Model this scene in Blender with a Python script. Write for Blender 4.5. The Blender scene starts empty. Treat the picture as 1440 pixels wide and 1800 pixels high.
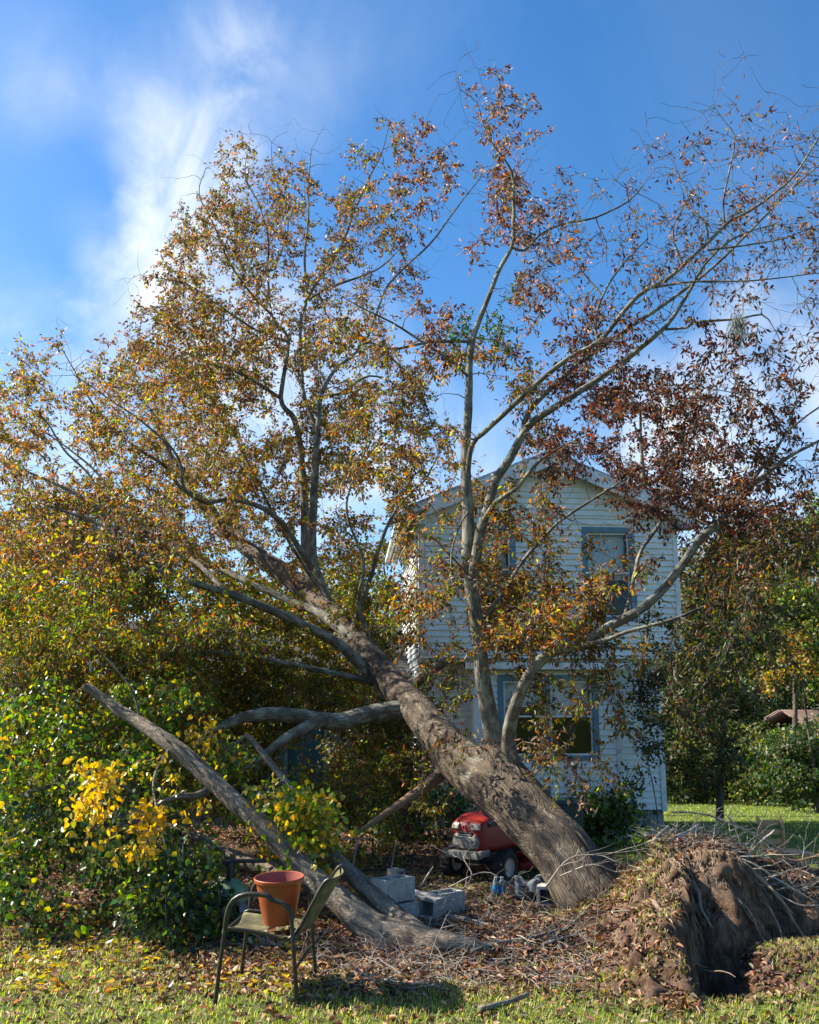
import bpy, bmesh, math, random
import numpy as np
from mathutils import Vector, Matrix
R = math.radians
random.seed(7)
rng = np.random.default_rng(11)
sc = bpy.context.scene
col = sc.collection

# ------------------------------------------------------------------ camera
F = 1560.0; CX = 720.0; CY = 940.0; HOR = 1250.0; CAMH = 1.75
PITCH = math.atan((HOR - CY) / F)
cp, sp_ = math.cos(PITCH), math.sin(PITCH)
cam_d = bpy.data.cameras.new('camera'); cam = bpy.data.objects.new('camera', cam_d); col.objects.link(cam)
cam.location = (0, 0, CAMH); cam.rotation_euler = (R(90) + PITCH, 0, 0)
cam_d.sensor_fit = 'HORIZONTAL'; cam_d.sensor_width = 36; cam_d.lens = 36 * F / 1440
cam_d.shift_y = (CY - 900) / 1440
cam_d.clip_start = 0.05; cam_d.clip_end = 2000
sc.camera = cam

# ------------------------------------------------------------------ sky and sun
SUN_EL, SUN_AZ = R(41), R(-76)       # azimuth clockwise from +Y (camera looks along +Y)
sun_dir = Vector((math.sin(SUN_AZ) * math.cos(SUN_EL), math.cos(SUN_AZ) * math.cos(SUN_EL), math.sin(SUN_EL)))
sun_d = bpy.data.lights.new('sun', 'SUN'); sun = bpy.data.objects.new('sun', sun_d); col.objects.link(sun)
sun_d.energy = 5.0; sun_d.angle = R(0.5); sun_d.color = (1.0, 0.93, 0.8)
sun.rotation_euler = sun_dir.to_track_quat('Z', 'Y').to_euler(); sun.location = sun_dir * 60

w = bpy.data.worlds.new('World'); sc.world = w; w.use_nodes = True
nt = w.node_tree; nt.nodes.clear()
def N(t, **k):
    n = nt.nodes.new(t)
    for a, b in k.items(): setattr(n, a, b)
    return n
def L(a, b): nt.links.new(a, b)
out = N('ShaderNodeOutputWorld'); bg = N('ShaderNodeBackground'); bg.inputs[1].default_value = 0.071
sky = N('ShaderNodeTexSky', sky_type='NISHITA'); sky.sun_disc = False
sky.sun_elevation = SUN_EL; sky.sun_rotation = SUN_AZ; sky.air_density = 1.0; sky.dust_density = 0.6; sky.ozone_density = 3.0
hsv = N('ShaderNodeHueSaturation'); hsv.inputs['Saturation'].default_value = 1.30; hsv.inputs['Value'].default_value = 1.22
L(sky.outputs[0], hsv.inputs['Color'])
tc = N('ShaderNodeTexCoord')
def math_n(op, a, b=None, clamp=False):
    n = N('ShaderNodeMath', operation=op); n.use_clamp = clamp
    for i, v in enumerate((a, b)):
        if v is None: continue
        if isinstance(v, (int, float)): n.inputs[i].default_value = v
        else: L(v, n.inputs[i])
    return n.outputs[0]
def pixdir(px, py):
    x = (px - CX) / F; v = (CY - py) / F
    return Vector((x, cp - v * sp_, v * cp + sp_)).normalized()
def noise_n(scale, detail, rough, dist=0, stretch=None):
    n = N('ShaderNodeTexNoise'); n.inputs['Scale'].default_value = scale; n.inputs['Detail'].default_value = detail
    n.inputs['Roughness'].default_value = rough; n.inputs['Distortion'].default_value = dist
    if stretch:
        m = N('ShaderNodeMapping'); m.inputs['Scale'].default_value = stretch[0]; m.inputs['Rotation'].default_value = stretch[1]
        L(tc.outputs['Generated'], m.inputs[0]); L(m.outputs[0], n.inputs['Vector'])
    else: L(tc.outputs['Generated'], n.inputs['Vector'])
    return n.outputs[0]
warp = noise_n(5.0, 6, 0.6, 0.4)
fine = noise_n(9.0, 8, 0.62, 0.8, ((1.0, 1.0, .55), (0.2, 0.5, 0.3)))
wide = noise_n(2.2, 6, 0.6, 0.5, ((1, 1, .7), (0.5, 0.2, 0.9)))
def cloud(px, py, r_deg, amt, tight=1.0):
    d = pixdir(px, py)
    dn = N('ShaderNodeVectorMath', operation='DOT_PRODUCT'); L(tc.outputs['Generated'], dn.inputs[0]); dn.inputs[1].default_value = d
    ang = math_n('ARCCOSINE', dn.outputs['Value'])
    t = math_n('DIVIDE', ang, R(r_deg))
    t = math_n('ADD', t, math_n('MULTIPLY', math_n('SUBTRACT', warp, 0.5), 1.25 * tight))
    g = math_n('SUBTRACT', 1.0, t, True)
    g = math_n('SMOOTH_MIN', g, 1.0) if False else g
    return math_n('MULTIPLY', g, amt)
dens = None
for c in [(335, 330, 5.5, 1.0), (310, 250, 6, .5), (300, 410, 4.5, .8), (400, 80, 3.5, .4), (430, 170, 8, .26), (280, 540, 5.5, .85), (340, 640, 8, .8),
          (520, 620, 9, .5), (420, 760, 10, .7), (640, 820, 12, .7), (90, 130, 4, .36), (30, 190, 3.5, .34), (170, 455, 2, .5), (165, 400, 3, .2),
          (40, 860, 9, .8), (-250, 700, 14, .6), (620, 110, 9, .14), (1400, 600, 6, .6), (1330, 700, 8, .7), (1240, 830, 12, .65), (1000, 850, 14, .4),
          (1900, 500, 12, .6), (2400, -500, 16, .6), (-900, 100, 18, .6), (1500, 800, 10, .6)]:
    g = cloud(*c)
    dens = g if dens is None else math_n('ADD', dens, math_n('MULTIPLY', g, math_n('SUBTRACT', 1.0, dens, True)))
tex = math_n('MULTIPLY', math_n('SUBTRACT', fine, 0.25), 1.9, True)
dens = math_n('MULTIPLY', dens, math_n('ADD', math_n('MULTIPLY', tex, 1.1), 0.16))
dens = math_n('MULTIPLY', math_n('POWER', dens, 1.25), 1.15)
wisp = math_n('MULTIPLY', math_n('SUBTRACT', wide, 0.47), .9, True)
dens = math_n('ADD', dens, math_n('MULTIPLY', wisp, .2), True)
mixc = N('ShaderNodeMixRGB'); mixc.inputs[2].default_value = (5.9, 6.4, 7.0, 1)
L(dens, mixc.inputs[0]); L(hsv.outputs[0], mixc.inputs[1]); L(mixc.outputs[0], bg.inputs[0]); L(bg.outputs[0], out.inputs[0])

sc.view_settings.view_transform = 'Standard'; sc.view_settings.look = 'None'
sc.view_settings.exposure = 1.35; sc.view_settings.gamma = 1.0; sc.view_settings.use_curve_mapping = False
sc.cycles.max_bounces = 6; sc.cycles.diffuse_bounces = 3; sc.cycles.transmission_bounces = 4
sc.cycles.transparent_max_bounces = 4; sc.cycles.caustics_reflective = False; sc.cycles.caustics_refractive = False

# ------------------------------------------------------------------ projection helpers
def ray(px, py):
    x = (px - CX) / F; v = (CY - py) / F
    return x, cp - v * sp_, v * cp + sp_
def P(px, py, Y):
    x, y, z = ray(px, py); k = Y / y
    return Vector((x * k, Y, CAMH + z * k))
def fwd(p): return p[1] * cp + (p[2] - CAMH) * sp_
def Pa(px, py, Y):                        # vectorised
    x = (px - CX) / F; v = (CY - py) / F; y = cp - v * sp_; k = Y / y
    return np.stack([x * k, Y, CAMH + (v * cp + sp_) * k], -1)

# ------------------------------------------------------------------ numpy noise
_T = rng.random(4096)
def _h(ix, iy, iz):
    return _T[(ix * 73856093 ^ iy * 19349663 ^ iz * 83492791) & 4095]
def vnoise(x, y, z=0.0):
    x, y, z = np.broadcast_arrays(np.asarray(x, float), np.asarray(y, float), np.asarray(z, float))
    ix, iy, iz = np.floor(x).astype(np.int64), np.floor(y).astype(np.int64), np.floor(z).astype(np.int64)
    fx, fy, fz = x - ix, y - iy, z - iz
    fx, fy, fz = (t * t * (3 - 2 * t) for t in (fx, fy, fz))
    r = 0
    for a in (0, 1):
        for b in (0, 1):
            for c in (0, 1):
                r = r + _h(ix + a, iy + b, iz + c) * (fx if a else 1 - fx) * (fy if b else 1 - fy) * (fz if c else 1 - fz)
    return r * 2 - 1
def fbm(x, y, z=0.0, o=4, g=.5):
    s = 0; a = 1; t = 0
    for i in range(o):
        s = s + a * vnoise(np.asarray(x) * 2**i + 17 * i, np.asarray(y) * 2**i + 31 * i, np.asarray(z) * 2**i + 5 * i); t += a; a *= g
    return s / t
def sstep(a, b, x):
    t = np.clip((np.asarray(x, float) - a) / (b - a), 0, 1); return t * t * (3 - 2 * t)

# ------------------------------------------------------------------ object helpers
def link(o, parent=None):
    col.objects.link(o)
    if parent is not None: o.parent = parent
    return o
def tag(o, label=None, cat=None, group=None, kind=None):
    if label: o['label'] = label
    if cat: o['category'] = cat
    if group: o['group'] = group
    if kind: o['kind'] = kind
    return o
def empty(name, loc, rz=0, label=None, cat=None, group=None, rot=None):
    o = bpy.data.objects.new(name, None); o.location = loc; o.rotation_euler = rot if rot else (0, 0, rz); o.empty_display_size = .2
    link(o); tag(o, label, cat, group); return o
def mesh_np(name, verts, faces, smooth=False, attrs=None, cols=None):
    """faces: list of int arrays (n,k)"""
    me = bpy.data.meshes.new(name)
    verts = np.asarray(verts, np.float32); me.vertices.add(len(verts)); me.vertices.foreach_set('co', verts.ravel())
    if isinstance(faces, np.ndarray): faces = [faces]
    faces = [f for f in faces if len(f)]
    nl = sum(f.size for f in faces); nf = sum(len(f) for f in faces)
    me.loops.add(nl); me.polygons.add(nf)
    me.loops.foreach_set('vertex_index', np.concatenate([f.ravel() for f in faces]).astype(np.int32))
    tot = np.concatenate([np.full(len(f), f.shape[1]) for f in faces]); st = np.concatenate([[0], np.cumsum(tot)[:-1]])
    me.polygons.foreach_set('loop_start', st.astype(np.int32))
    try: me.polygons.foreach_set('loop_total', tot.astype(np.int32))
    except Exception: pass
    if smooth: me.polygons.foreach_set('use_smooth', np.ones(nf, bool))
    if attrs is not None:
        a = me.attributes.new('bark', 'FLOAT_VECTOR', 'POINT'); a.data.foreach_set('vector', np.asarray(attrs, np.float32).ravel())
    if cols is not None:
        a = me.attributes.new('tint', 'FLOAT_COLOR', 'POINT')
        c4 = np.ones((len(verts), 4), np.float32); c4[:, :3] = cols; a.data.foreach_set('color', c4.ravel())
    me.update(calc_edges=True); me.validate()
    return me
def worg(p):
    v = Vector((0, 0, 0))
    while p is not None: v = v + p.location; p = p.parent
    return v
def obj_np(name, verts, faces, mat, parent=None, org=None, **k):
    verts = np.asarray(verts, float)
    if parent is not None and org is None: org = worg(parent)
    if org is not None: verts = verts - np.asarray(org)
    me = mesh_np(name, verts, faces, **k); me.materials.append(mat)
    return link(bpy.data.objects.new(name, me), parent)
class MB:
    def __init__(s): s.v = []; s.f = []
    def add(s, vs, fs):
        n = len(s.v); s.v += [tuple(v) for v in vs]; s.f += [tuple(i + n for i in f) for f in fs]
    def box(s, c, d, M=None, taper=None):
        hx, hy, hz = d[0] / 2, d[1] / 2, d[2] / 2; t = taper or 1
        vs = [Vector((x * hx * (t if z > 0 else 1), y * hy * (t if z > 0 else 1), z * hz)) for z in (-1, 1) for y in (-1, 1) for x in (-1, 1)]
        c = Vector(c); vs = [(M @ v if M else v) + c for v in vs]
        s.add(vs, [(0, 2, 3, 1), (4, 5, 7, 6), (0, 1, 5, 4), (2, 6, 7, 3), (0, 4, 6, 2), (1, 3, 7, 5)])
    def tube(s, pts, r, k=8, caps=True):
        pts = [Vector(p) for p in pts]
        rs = r if hasattr(r, '__len__') else [r] * len(pts)
        v, f = tube_np(np.array(pts), np.array(rs), k)[:2]
        n = len(s.v); s.v += [tuple(a) for a in v]; s.f += [tuple(int(i) + n for i in a) for a in f]
        if caps:
            s.f.append(tuple(n + i for i in range(k))[::-1]); s.f.append(tuple(n + (len(pts) - 1) * k + i for i in range(k)))
    def lathe(s, prof, c=(0, 0, 0), k=24, M=None, cap=False):
        c = Vector(c); n = len(s.v)
        for r, z in prof:
            for i in range(k):
                a = 2 * math.pi * i / k; v = Vector((r * math.cos(a), r * math.sin(a), z)); s.v.append(tuple((M @ v if M else v) + c))
        for j in range(len(prof) - 1):
            for i in range(k):
                s.f.append((n + j * k + i, n + j * k + (i + 1) % k, n + (j + 1) * k + (i + 1) % k, n + (j + 1) * k + i))
        if cap:
            s.f.append(tuple(n + i for i in range(k))[::-1]); s.f.append(tuple(n + (len(prof) - 1) * k + i for i in range(k)))
    def build(s, name, mat, parent=None, bevel=0, smooth=False, sub=0, w=False):
        if w: o_ = worg(parent); s.v = [(a[0] - o_.x, a[1] - o_.y, a[2] - o_.z) for a in s.v]
        me = bpy.data.meshes.new(name); me.from_pydata(s.v, [], s.f); me.materials.append(mat)
        bm = bmesh.new(); bm.from_mesh(me); bmesh.ops.recalc_face_normals(bm, faces=bm.faces)
        if bevel:
            ed = [e for e in bm.edges if len(e.link_faces) == 2 and e.calc_face_angle(0) > .6]
            bmesh.ops.bevel(bm, geom=ed, offset=bevel, segments=2, affect='EDGES', profile=.6)
        bm.to_mesh(me); bm.free()
        if smooth:
            for p in me.polygons: p.use_smooth = True
            if hasattr(me, 'set_sharp_from_angle'): me.set_sharp_from_angle(angle=R(38))
        o = link(bpy.data.objects.new(name, me), parent)
        if sub:
            m = o.modifiers.new('s', 'SUBSURF'); m.levels = sub; m.render_levels = sub
        return o
def tube_np(p, r, k=8, twist=0):
    p = np.asarray(p, float); n = len(p)
    t = np.gradient(p, axis=0); t /= np.linalg.norm(t, axis=1)[:, None] + 1e-9
    a = np.cross(t[0], [0.3, 0.2, 1.0]); 
    if np.linalg.norm(a) < .1: a = np.cross(t[0], [1, 0, 0.])
    a /= np.linalg.norm(a); U = [a]
    for i in range(1, n):
        a = U[-1] - t[i] * np.dot(U[-1], t[i]); a /= np.linalg.norm(a) + 1e-9; U.append(a)
    U = np.array(U); W = np.cross(t, U)
    th = np.arange(k) * 2 * np.pi / k
    rr = np.asarray(r, float)[:, None] if np.ndim(r) == 1 else r
    v = p[:, None, :] + U[:, None, :] * (np.cos(th)[None] * rr)[..., None] + W[:, None, :] * (np.sin(th)[None] * rr)[..., None]
    i = np.arange(n - 1)[:, None] * k; j = np.arange(k)[None]; j2 = (j + 1) % k
    f = np.stack([i + j, i + j2, i + k + j2, i + k + j], -1).reshape(-1, 4)
    ln = np.concatenate([[0], np.cumsum(np.linalg.norm(np.diff(p, axis=0), axis=1))])
    r0 = np.maximum(rr, .01) if np.ndim(rr) else rr
    b = np.stack([np.cos(th)[None] * r0 + 0 * ln[:, None], np.sin(th)[None] * r0 + 0 * ln[:, None], ln[:, None] + 0 * th[None]], -1).reshape(-1, 3)
    return v.reshape(-1, 3), f, b
def catmull(p, step):
    p = np.asarray(p, float); q = np.vstack([2 * p[0] - p[1], p, 2 * p[-1] - p[-2]]); o = []
    for i in range(1, len(q) - 2):
        m = max(2, int(np.linalg.norm(q[i + 1][:3] - q[i][:3]) / step)); t = np.linspace(0, 1, m, endpoint=False)[:, None]
        a, b, c, d = q[i - 1], q[i], q[i + 1], q[i + 2]
        o.append(.5 * (2 * b + (c - a) * t + (2 * a - 5 * b + 4 * c - d) * t**2 + (3 * b - a - 3 * c + d) * t**3))
    o.append(p[-1:]); return np.vstack(o)

# ------------------------------------------------------------------ materials
def mat_new(name):
    m = bpy.data.materials.new(name); m.use_nodes = True; n = m.node_tree; n.nodes.clear(); return m, n
class NT:
    def __init__(s, n): s.n = n
    def __call__(s, t, ins=None, **k):
        o = s.n.nodes.new(t)
        for a, b in k.items(): setattr(o, a, b)
        for a, b in (ins or {}).items():
            if isinstance(b, bpy.types.NodeSocket): s.n.links.new(b, o.inputs[a])
            else: o.inputs[a].default_value = b
        return o
    def ramp(s, fac, stops, mode='LINEAR'):
        o = s('ShaderNodeValToRGB', {0: fac}); cr = o.color_ramp; cr.interpolation = mode
        while len(cr.elements) > 1: cr.elements.remove(cr.elements[-1])
        cr.elements[0].position = stops[0][0]; cr.elements[0].color = (*stops[0][1], 1)
        for p, c in stops[1:]:
            e = cr.elements.new(p); e.color = (*c, 1)
        return o.outputs[0]
    def noise(s, vec, sc_, det=4, ro=.55, di=0):
        return s('ShaderNodeTexNoise', {'Vector': vec, 'Scale': sc_, 'Detail': det, 'Roughness': ro, 'Distortion': di}).outputs[0]
    def mix(s, f, a, b, mode='MIX'):
        return s('ShaderNodeMixRGB', {0: f, 1: a, 2: b}, blend_type=mode).outputs[0]
    def done(s, colr, rough=.6, spec=.4, bump=None, bs=.5, bd=.01, metal=0):
        i = {'Base Color': colr, 'Roughness': rough, 'Specular IOR Level': spec, 'Metallic': metal}
        if bump is not None:
            i['Normal'] = s('ShaderNodeBump', {'Height': bump, 'Strength': bs, 'Distance': bd}).outputs[0]
        p = s('ShaderNodeBsdfPrincipled', i); s('ShaderNodeOutputMaterial', {0: p.outputs[0]}); return p
def simple(name, c, rough=.6, var=.25, scale=8, spec=.4, metal=0, bump=.15, dirt=None):
    m, n = mat_new(name); S = NT(n); t = S('ShaderNodeTexCoord').outputs['Object']
    a = S.noise(t, scale, 6, .6); b = S.noise(t, scale * 6, 4, .6)
    c1 = tuple(x * (1 - var) for x in c); c2 = tuple(min(1, x * (1 + var)) for x in c)
    cc = S.ramp(a, [(.3, c1), (.7, c2)])
    if dirt:
        cc = S.mix(S.ramp(S.noise(t, scale * 1.7, 7, .7), [(.48, (0, 0, 0)), (.68, (1, 1, 1))]), cc, (*dirt, 1))
    S.done(cc, rough, spec, b, bump, .004, metal); return m
def bark_mat(name, dark, light, lichen, lam=.5, sc1=1.0, bd=.03):
    m, n = mat_new(name); S = NT(n); at = S('ShaderNodeAttribute', attribute_name='bark').outputs['Vector']
    mp = S('ShaderNodeMapping', {'Vector': at, 'Scale': (1, 1, .22)}).outputs[0]
    f = S.noise(mp, 14 * sc1, 8, .65, .6); v = S('ShaderNodeTexVoronoi', {'Vector': S.mix(.12, mp, S('ShaderNodeTexNoise', {'Vector': mp, 'Scale': 9 * sc1}).outputs[1]), 'Scale': 46 * sc1}, feature='DISTANCE_TO_EDGE').outputs[0]
    big = S.noise(at, 1.6, 5, .6)
    c = S.ramp(f, [(.28, dark), (.5, tuple((a + b) / 2 for a, b in zip(dark, light))), (.72, light)])
    crack = S.ramp(v, [(0, (.5, .5, .5)), (.22, (1, 1, 1))])
    c = S.mix(S('ShaderNodeMath', {0: .5, 1: 1.0}).outputs[0] if False else .75, c, S.mix(1.0, c, crack, 'MULTIPLY'))
    lm = S.ramp(S.noise(at, 5, 6, .65, .5), [(1 - lam - .03, (0, 0, 0)), (1 - lam + .08, (1, 1, 1))])
    c = S.mix(S('ShaderNodeMath', {0: lm, 1: S.ramp(f, [(.35, (0, 0, 0)), (.6, (.85, .85, .85))])}, operation='MULTIPLY').outputs[0], c, (*lichen, 1))
    c = S.mix(.5, c, S.mix(1.0, c, S.ramp(big, [(.3, (.55, .5, .45)), (.7, (1, 1, 1))]), 'MULTIPLY'))
    h = S('ShaderNodeMath', {0: f, 1: crack}, operation='MULTIPLY').outputs[0]
    S.done(c, .85, .2, h, .9, bd); return m
def leaf_mat(name, trans=.45, rough=.45, spec=.32):
    m, n = mat_new(name); S = NT(n); a = S('ShaderNodeAttribute', attribute_name='tint').outputs['Color']
    back = S('ShaderNodeNewGeometry').outputs['Backfacing']
    pale = S.mix(.22, a, (.22, .19, .12, 1)); c = S.mix(back, a, pale)
    p = S('ShaderNodeBsdfPrincipled', {'Base Color': c, 'Roughness': rough, 'Specular IOR Level': spec})
    tcol = S('ShaderNodeHueSaturation', {'Color': a, 'Saturation': 1.15, 'Value': 1.8}).outputs[0]
    t = S('ShaderNodeBsdfTranslucent', {'Color': tcol})
    x = S('ShaderNodeMixShader', {0: trans, 1: p.outputs[0], 2: t.outputs[0]}); S('ShaderNodeOutputMaterial', {0: x.outputs[0]}); return m
M = {}
M['oak_bark'] = bark_mat('oak_bark', (.045, .031, .022), (.27, .215, .16), (.30, .31, .23), .40)
M['limb_bark'] = bark_mat('limb_bark', (.07, .058, .045), (.28, .25, .20), (.36, .37, .30), .52, 1.4, .010)
M['twig'] = simple('twig', (.12, .095, .075), .8, .3, 5)
M['pale_log'] = bark_mat('pale_log', (.06, .043, .03), (.48, .40, .31), (.46, .45, .38), .35, 1.5, .02)
M['stripped'] = bark_mat('stripped', (.13, .075, .045), (.44, .29, .19), (.46, .38, .28), .3, 1.6, .008)
M['leaf'] = leaf_mat('leaf'); M['leaf_wax'] = leaf_mat('leaf_wax', .42, .33, .5); M['leaf_far'] = leaf_mat('leaf_far', .35, .5, .35)
M['dry_leaf'] = leaf_mat('dry_leaf', .2, .55, .3)
M['blade'] = leaf_mat('blade', .45, .45, .4)
M['cut_wood'] = simple('cut_wood', (.50, .36, .22), .7, .25, 20)
M['root'] = simple('root', (.22, .155, .105), .85, .4, 14, dirt=(.10, .065, .04))
M['stick'] = simple('stick', (.30, .265, .22), .8, .4, 10, dirt=(.12, .1, .08))
M['moss'] = simple('moss', (.36, .37, .31), .9, .2, 10)
def siding_mat():
    m, n = mat_new('vinyl_siding'); S = NT(n); g = S('ShaderNodeNewGeometry').outputs['Position']
    a = S.noise(g, .9, 6, .65, .5); mp = S('ShaderNodeMapping', {'Vector': g, 'Scale': (1.2, 1.2, 5)}).outputs[0]; b = S.noise(mp, 1.6, 6, .65)
    c = S.ramp(b, [(.3, (.66, .66, .62)), (.7, (.84, .85, .82))])
    al = S('ShaderNodeMath', {0: S.ramp(a, [(.5, (0, 0, 0)), (.68, (1, 1, 1))]), 1: S.ramp(b, [(.42, (0, 0, 0)), (.62, (.75, .75, .75))])}, operation='MULTIPLY').outputs[0]
    c = S.mix(al, c, (.34, .38, .22, 1)); S.done(c, .45, .4, S.noise(g, 60, 3), .08, .003); return m
M['siding'] = siding_mat()
M['dark_siding'] = simple('dark_wing_siding', (.13, .14, .13), .85, .3, 5, dirt=(.08, .09, .07))  # darker base colour for the front boards of the wing
M['white_trim'] = simple('white_trim', (.72, .73, .72), .45, .12, 3, dirt=(.45, .46, .40))
M['blue_trim'] = simple('blue_trim', (.10, .20, .26), .5, .2, 5, dirt=(.15, .24, .28))
M['blue_door'] = simple('blue_door', (.018, .085, .15), .5, .2, 4)
M['metal_roof'] = simple('metal_roof', (.42, .44, .46), .4, .2, 3, metal=.3, dirt=(.2, .18, .15))
M['shingle'] = simple('shingle', (.035, .034, .03), .9, .3, 4)
M['foundation'] = simple('foundation', (.26, .27, .27), .9, .2, 4, bump=.4, dirt=(.15, .16, .14))
M['mortar'] = simple('mortar', (.2, .2, .19), .9, .2, 4)
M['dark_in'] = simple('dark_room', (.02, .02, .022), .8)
M['blind'] = simple('window_blind', (.62, .66, .70), .7, .08, 3)
M['curtain'] = simple('curtain', (.5, .5, .48), .8, .15, 5)
m, n = mat_new('window_glass'); S = NT(n)
gl = S('ShaderNodeBsdfGlossy', {'Color': (.9, .95, 1, 1), 'Roughness': .03}); tr = S('ShaderNodeBsdfTransparent', {'Color': (.96, .98, .98, 1)})
fr = S('ShaderNodeFresnel', {'IOR': 1.33}); ad = S('ShaderNodeMath', {0: fr.outputs[0], 1: .8}, operation='MULTIPLY')
mx = S('ShaderNodeMixShader', {0: ad.outputs[0], 1: tr.outputs[0], 2: gl.outputs[0]}); S('ShaderNodeOutputMaterial', {0: mx.outputs[0]}); M['glass'] = m
M['block'] = simple('concrete_block', (.33, .33, .31), .92, .25, 9, bump=.7, dirt=(.19, .19, .17))
M['block_pale'] = simple('pale_block', (.40, .39, .36), .92, .14, 9, bump=.5)
M['terra'] = simple('terracotta_plastic', (.34, .070, .020), .45, .25, 5, bump=.08, dirt=(.26, .095, .045))
M['terra_in'] = simple('pot_inside', (.26, .06, .04), .5, .1, 4)
M['bronze'] = simple('bronze_paint', (.022, .020, .015), .4, .3, 10, dirt=(.05, .045, .03))
M['sling'] = simple('mildewed_sling', (.085, .08, .035), .85, .4, 7, bump=.3, dirt=(.22, .20, .09))
M['red'] = simple('red_paint', (.27, .013, .008), .45, .15, 5, spec=.5, dirt=(.22, .03, .02), bump=.03)
M['black'] = simple('black_plastic', (.016, .016, .018), .5, .3, 8)
M['tyre'] = simple('tyre', (.018, .018, .018), .8, .3, 12, bump=.4)
M['grey_pl'] = simple('grey_plastic', (.2, .19, .17), .5, .2, 8, dirt=(.2, .18, .15))
M['lamp'] = simple('headlight_lens', (.34, .31, .25), .3, .1, 8)
M['rim'] = simple('wheel_rim', (.55, .5, .42), .5, .1, 8)
M['bin'] = simple('bin_green', (.02, .05, .04), .5, .2, 5)
M['tool_green'] = simple('tool_green', (.10, .19, .11), .55, .25, 7, dirt=(.2, .26, .16))
M['tool_grey'] = simple('tool_grey', (.12, .15, .17), .55, .25, 7)
M['wood'] = simple('chair_wood', (.42, .24, .12), .6, .25, 14)
M['cloth'] = simple('grey_cloth', (.13, .15, .17), .9, .2, 10)
m, n = mat_new('bottle_plastic'); S = NT(n); p = S.done((.55, .75, .85, 1), .1, .5); p.inputs['Transmission Weight'].default_value = .75; p.inputs['IOR'].default_value = 1.2; M['bottle'] = m
M['blue_label'] = simple('blue_label', (.05, .25, .5), .5, .1, 8)
M['tin_roof'] = simple('pink_tin', (.26, .17, .13), .6, .2, 2, dirt=(.25, .13, .1))
M['shed'] = simple('shed_wall', (.2, .17, .15), .9, .2, 2)
# ------------------------------------------------------------------ ground
CRX = lambda y: np.interp(y, [5.6, 6.05, 6.6, 7.2, 7.9, 8.6], [1.66, 1.70, 1.84, 2.02, 2.2, 2.35])
CRZ = lambda y: np.interp(y, [5.5, 6.05, 6.6, 7.2, 7.9, 8.5, 9.3], [-.05, .08, .31, .50, .68, .45, -.1])
def warp2(x, y):
    return (x + .12 * fbm(x * 3.1, y * 3.1, 41, 3) + .02 * fbm(x * 14, y * 14, 43, 2), y + .07 * fbm(x * 3.1, y * 3.1, 47, 3) + .02 * fbm(x * 14, y * 14, 49, 2))
def pit(x, y):
    x, y = warp2(x, y)
    d = sstep(0, .12, x - CRX(y) - .03) * sstep(0, .40, 2.43 - x + .25 * np.clip(y - 6.6, -.5, .3)) * sstep(5.98, 6.14, y) * sstep(7.9, 7.2, y)
    return -.62 * d
def gz(x, y):
    x = np.asarray(x, float); y = np.asarray(y, float)
    z = np.where(y > 10, -.065 * (np.minimum(y, 42) - 10), 0.0) + .035 * fbm(x * .7, y * .7, 3) + .012 * fbm(x * 4, y * 4, 8)
    lump = .13 * np.exp(-(((x - 2.95) / .55) ** 2 + ((y - 6.75) / .3) ** 2)) + .05 * np.exp(-(((x - 1.0) / .8) ** 2 + ((y - 7.4) / .5) ** 2))
    stump = -.12 * np.exp(-(((x - .8) / .3) ** 2 + ((y - 6.8) / .14) ** 2))
    return z + lump + stump + pit(x, y)
def mound(x, y):
    x, y = warp2(np.asarray(x, float), np.asarray(y, float)); cx, cz = CRX(y), CRZ(y)
    dl = np.maximum(cx - x, 0)
    left = (cz + .12) * np.exp(-(dl / .62) ** 1.35) - .12
    rightdrop = 1 - sstep(.0, .22, x - cx)
    ridge = np.where(x < cx, left, (cz + .7) * rightdrop - .7)
    zt = np.interp(x, [1.9, 2.2, 2.6, 3.0, 3.3, 3.8, 4.6, 6.0], [.6, .68, .66, .50, .40, .31, .24, .1])
    yf = np.interp(x, [1.8, 2.4, 3.0, 3.8, 5], [6.75, 6.62, 6.95, 7.1, 7.4])
    yf = yf + .10 * fbm(x * 3, y * 0, 4)
    face = -.75 + (zt + .75) * sstep(0, 1.0, (y - yf) / 1.05) ** .8
    face = face - (face + .6) * sstep(8.35, 9.5, y)
    face = np.where(x > cx - .12, face, -1)
    h = np.maximum(ridge, face)
    return h
def surf(x, y): return np.maximum(gz(x, y), mound_z(x, y))
def mound_z(x, y):
    h = mound(x, y); amp = np.clip(h + .25, 0, .35) / .35
    return h + amp * (.12 * fbm(x * 2.6, y * 2.6, 1, 4) + .07 * fbm(x * 8, y * 8, 2, 4))
_tt = np.concatenate([np.arange(3, 14, .02), np.arange(14, 60, .25)])
def gpt(px, py, up=0.0, f=gz):
    """point where the ray of a pixel meets the ground"""
    x, y, z = ray(px, py); zz = f(x * _tt / y, _tt); k = np.argmax(CAMH + z * _tt / y <= zz + up); t = _tt[k] if k else 60
    return Vector((x * t / y, t, float(zz[k]) + up))

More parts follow.
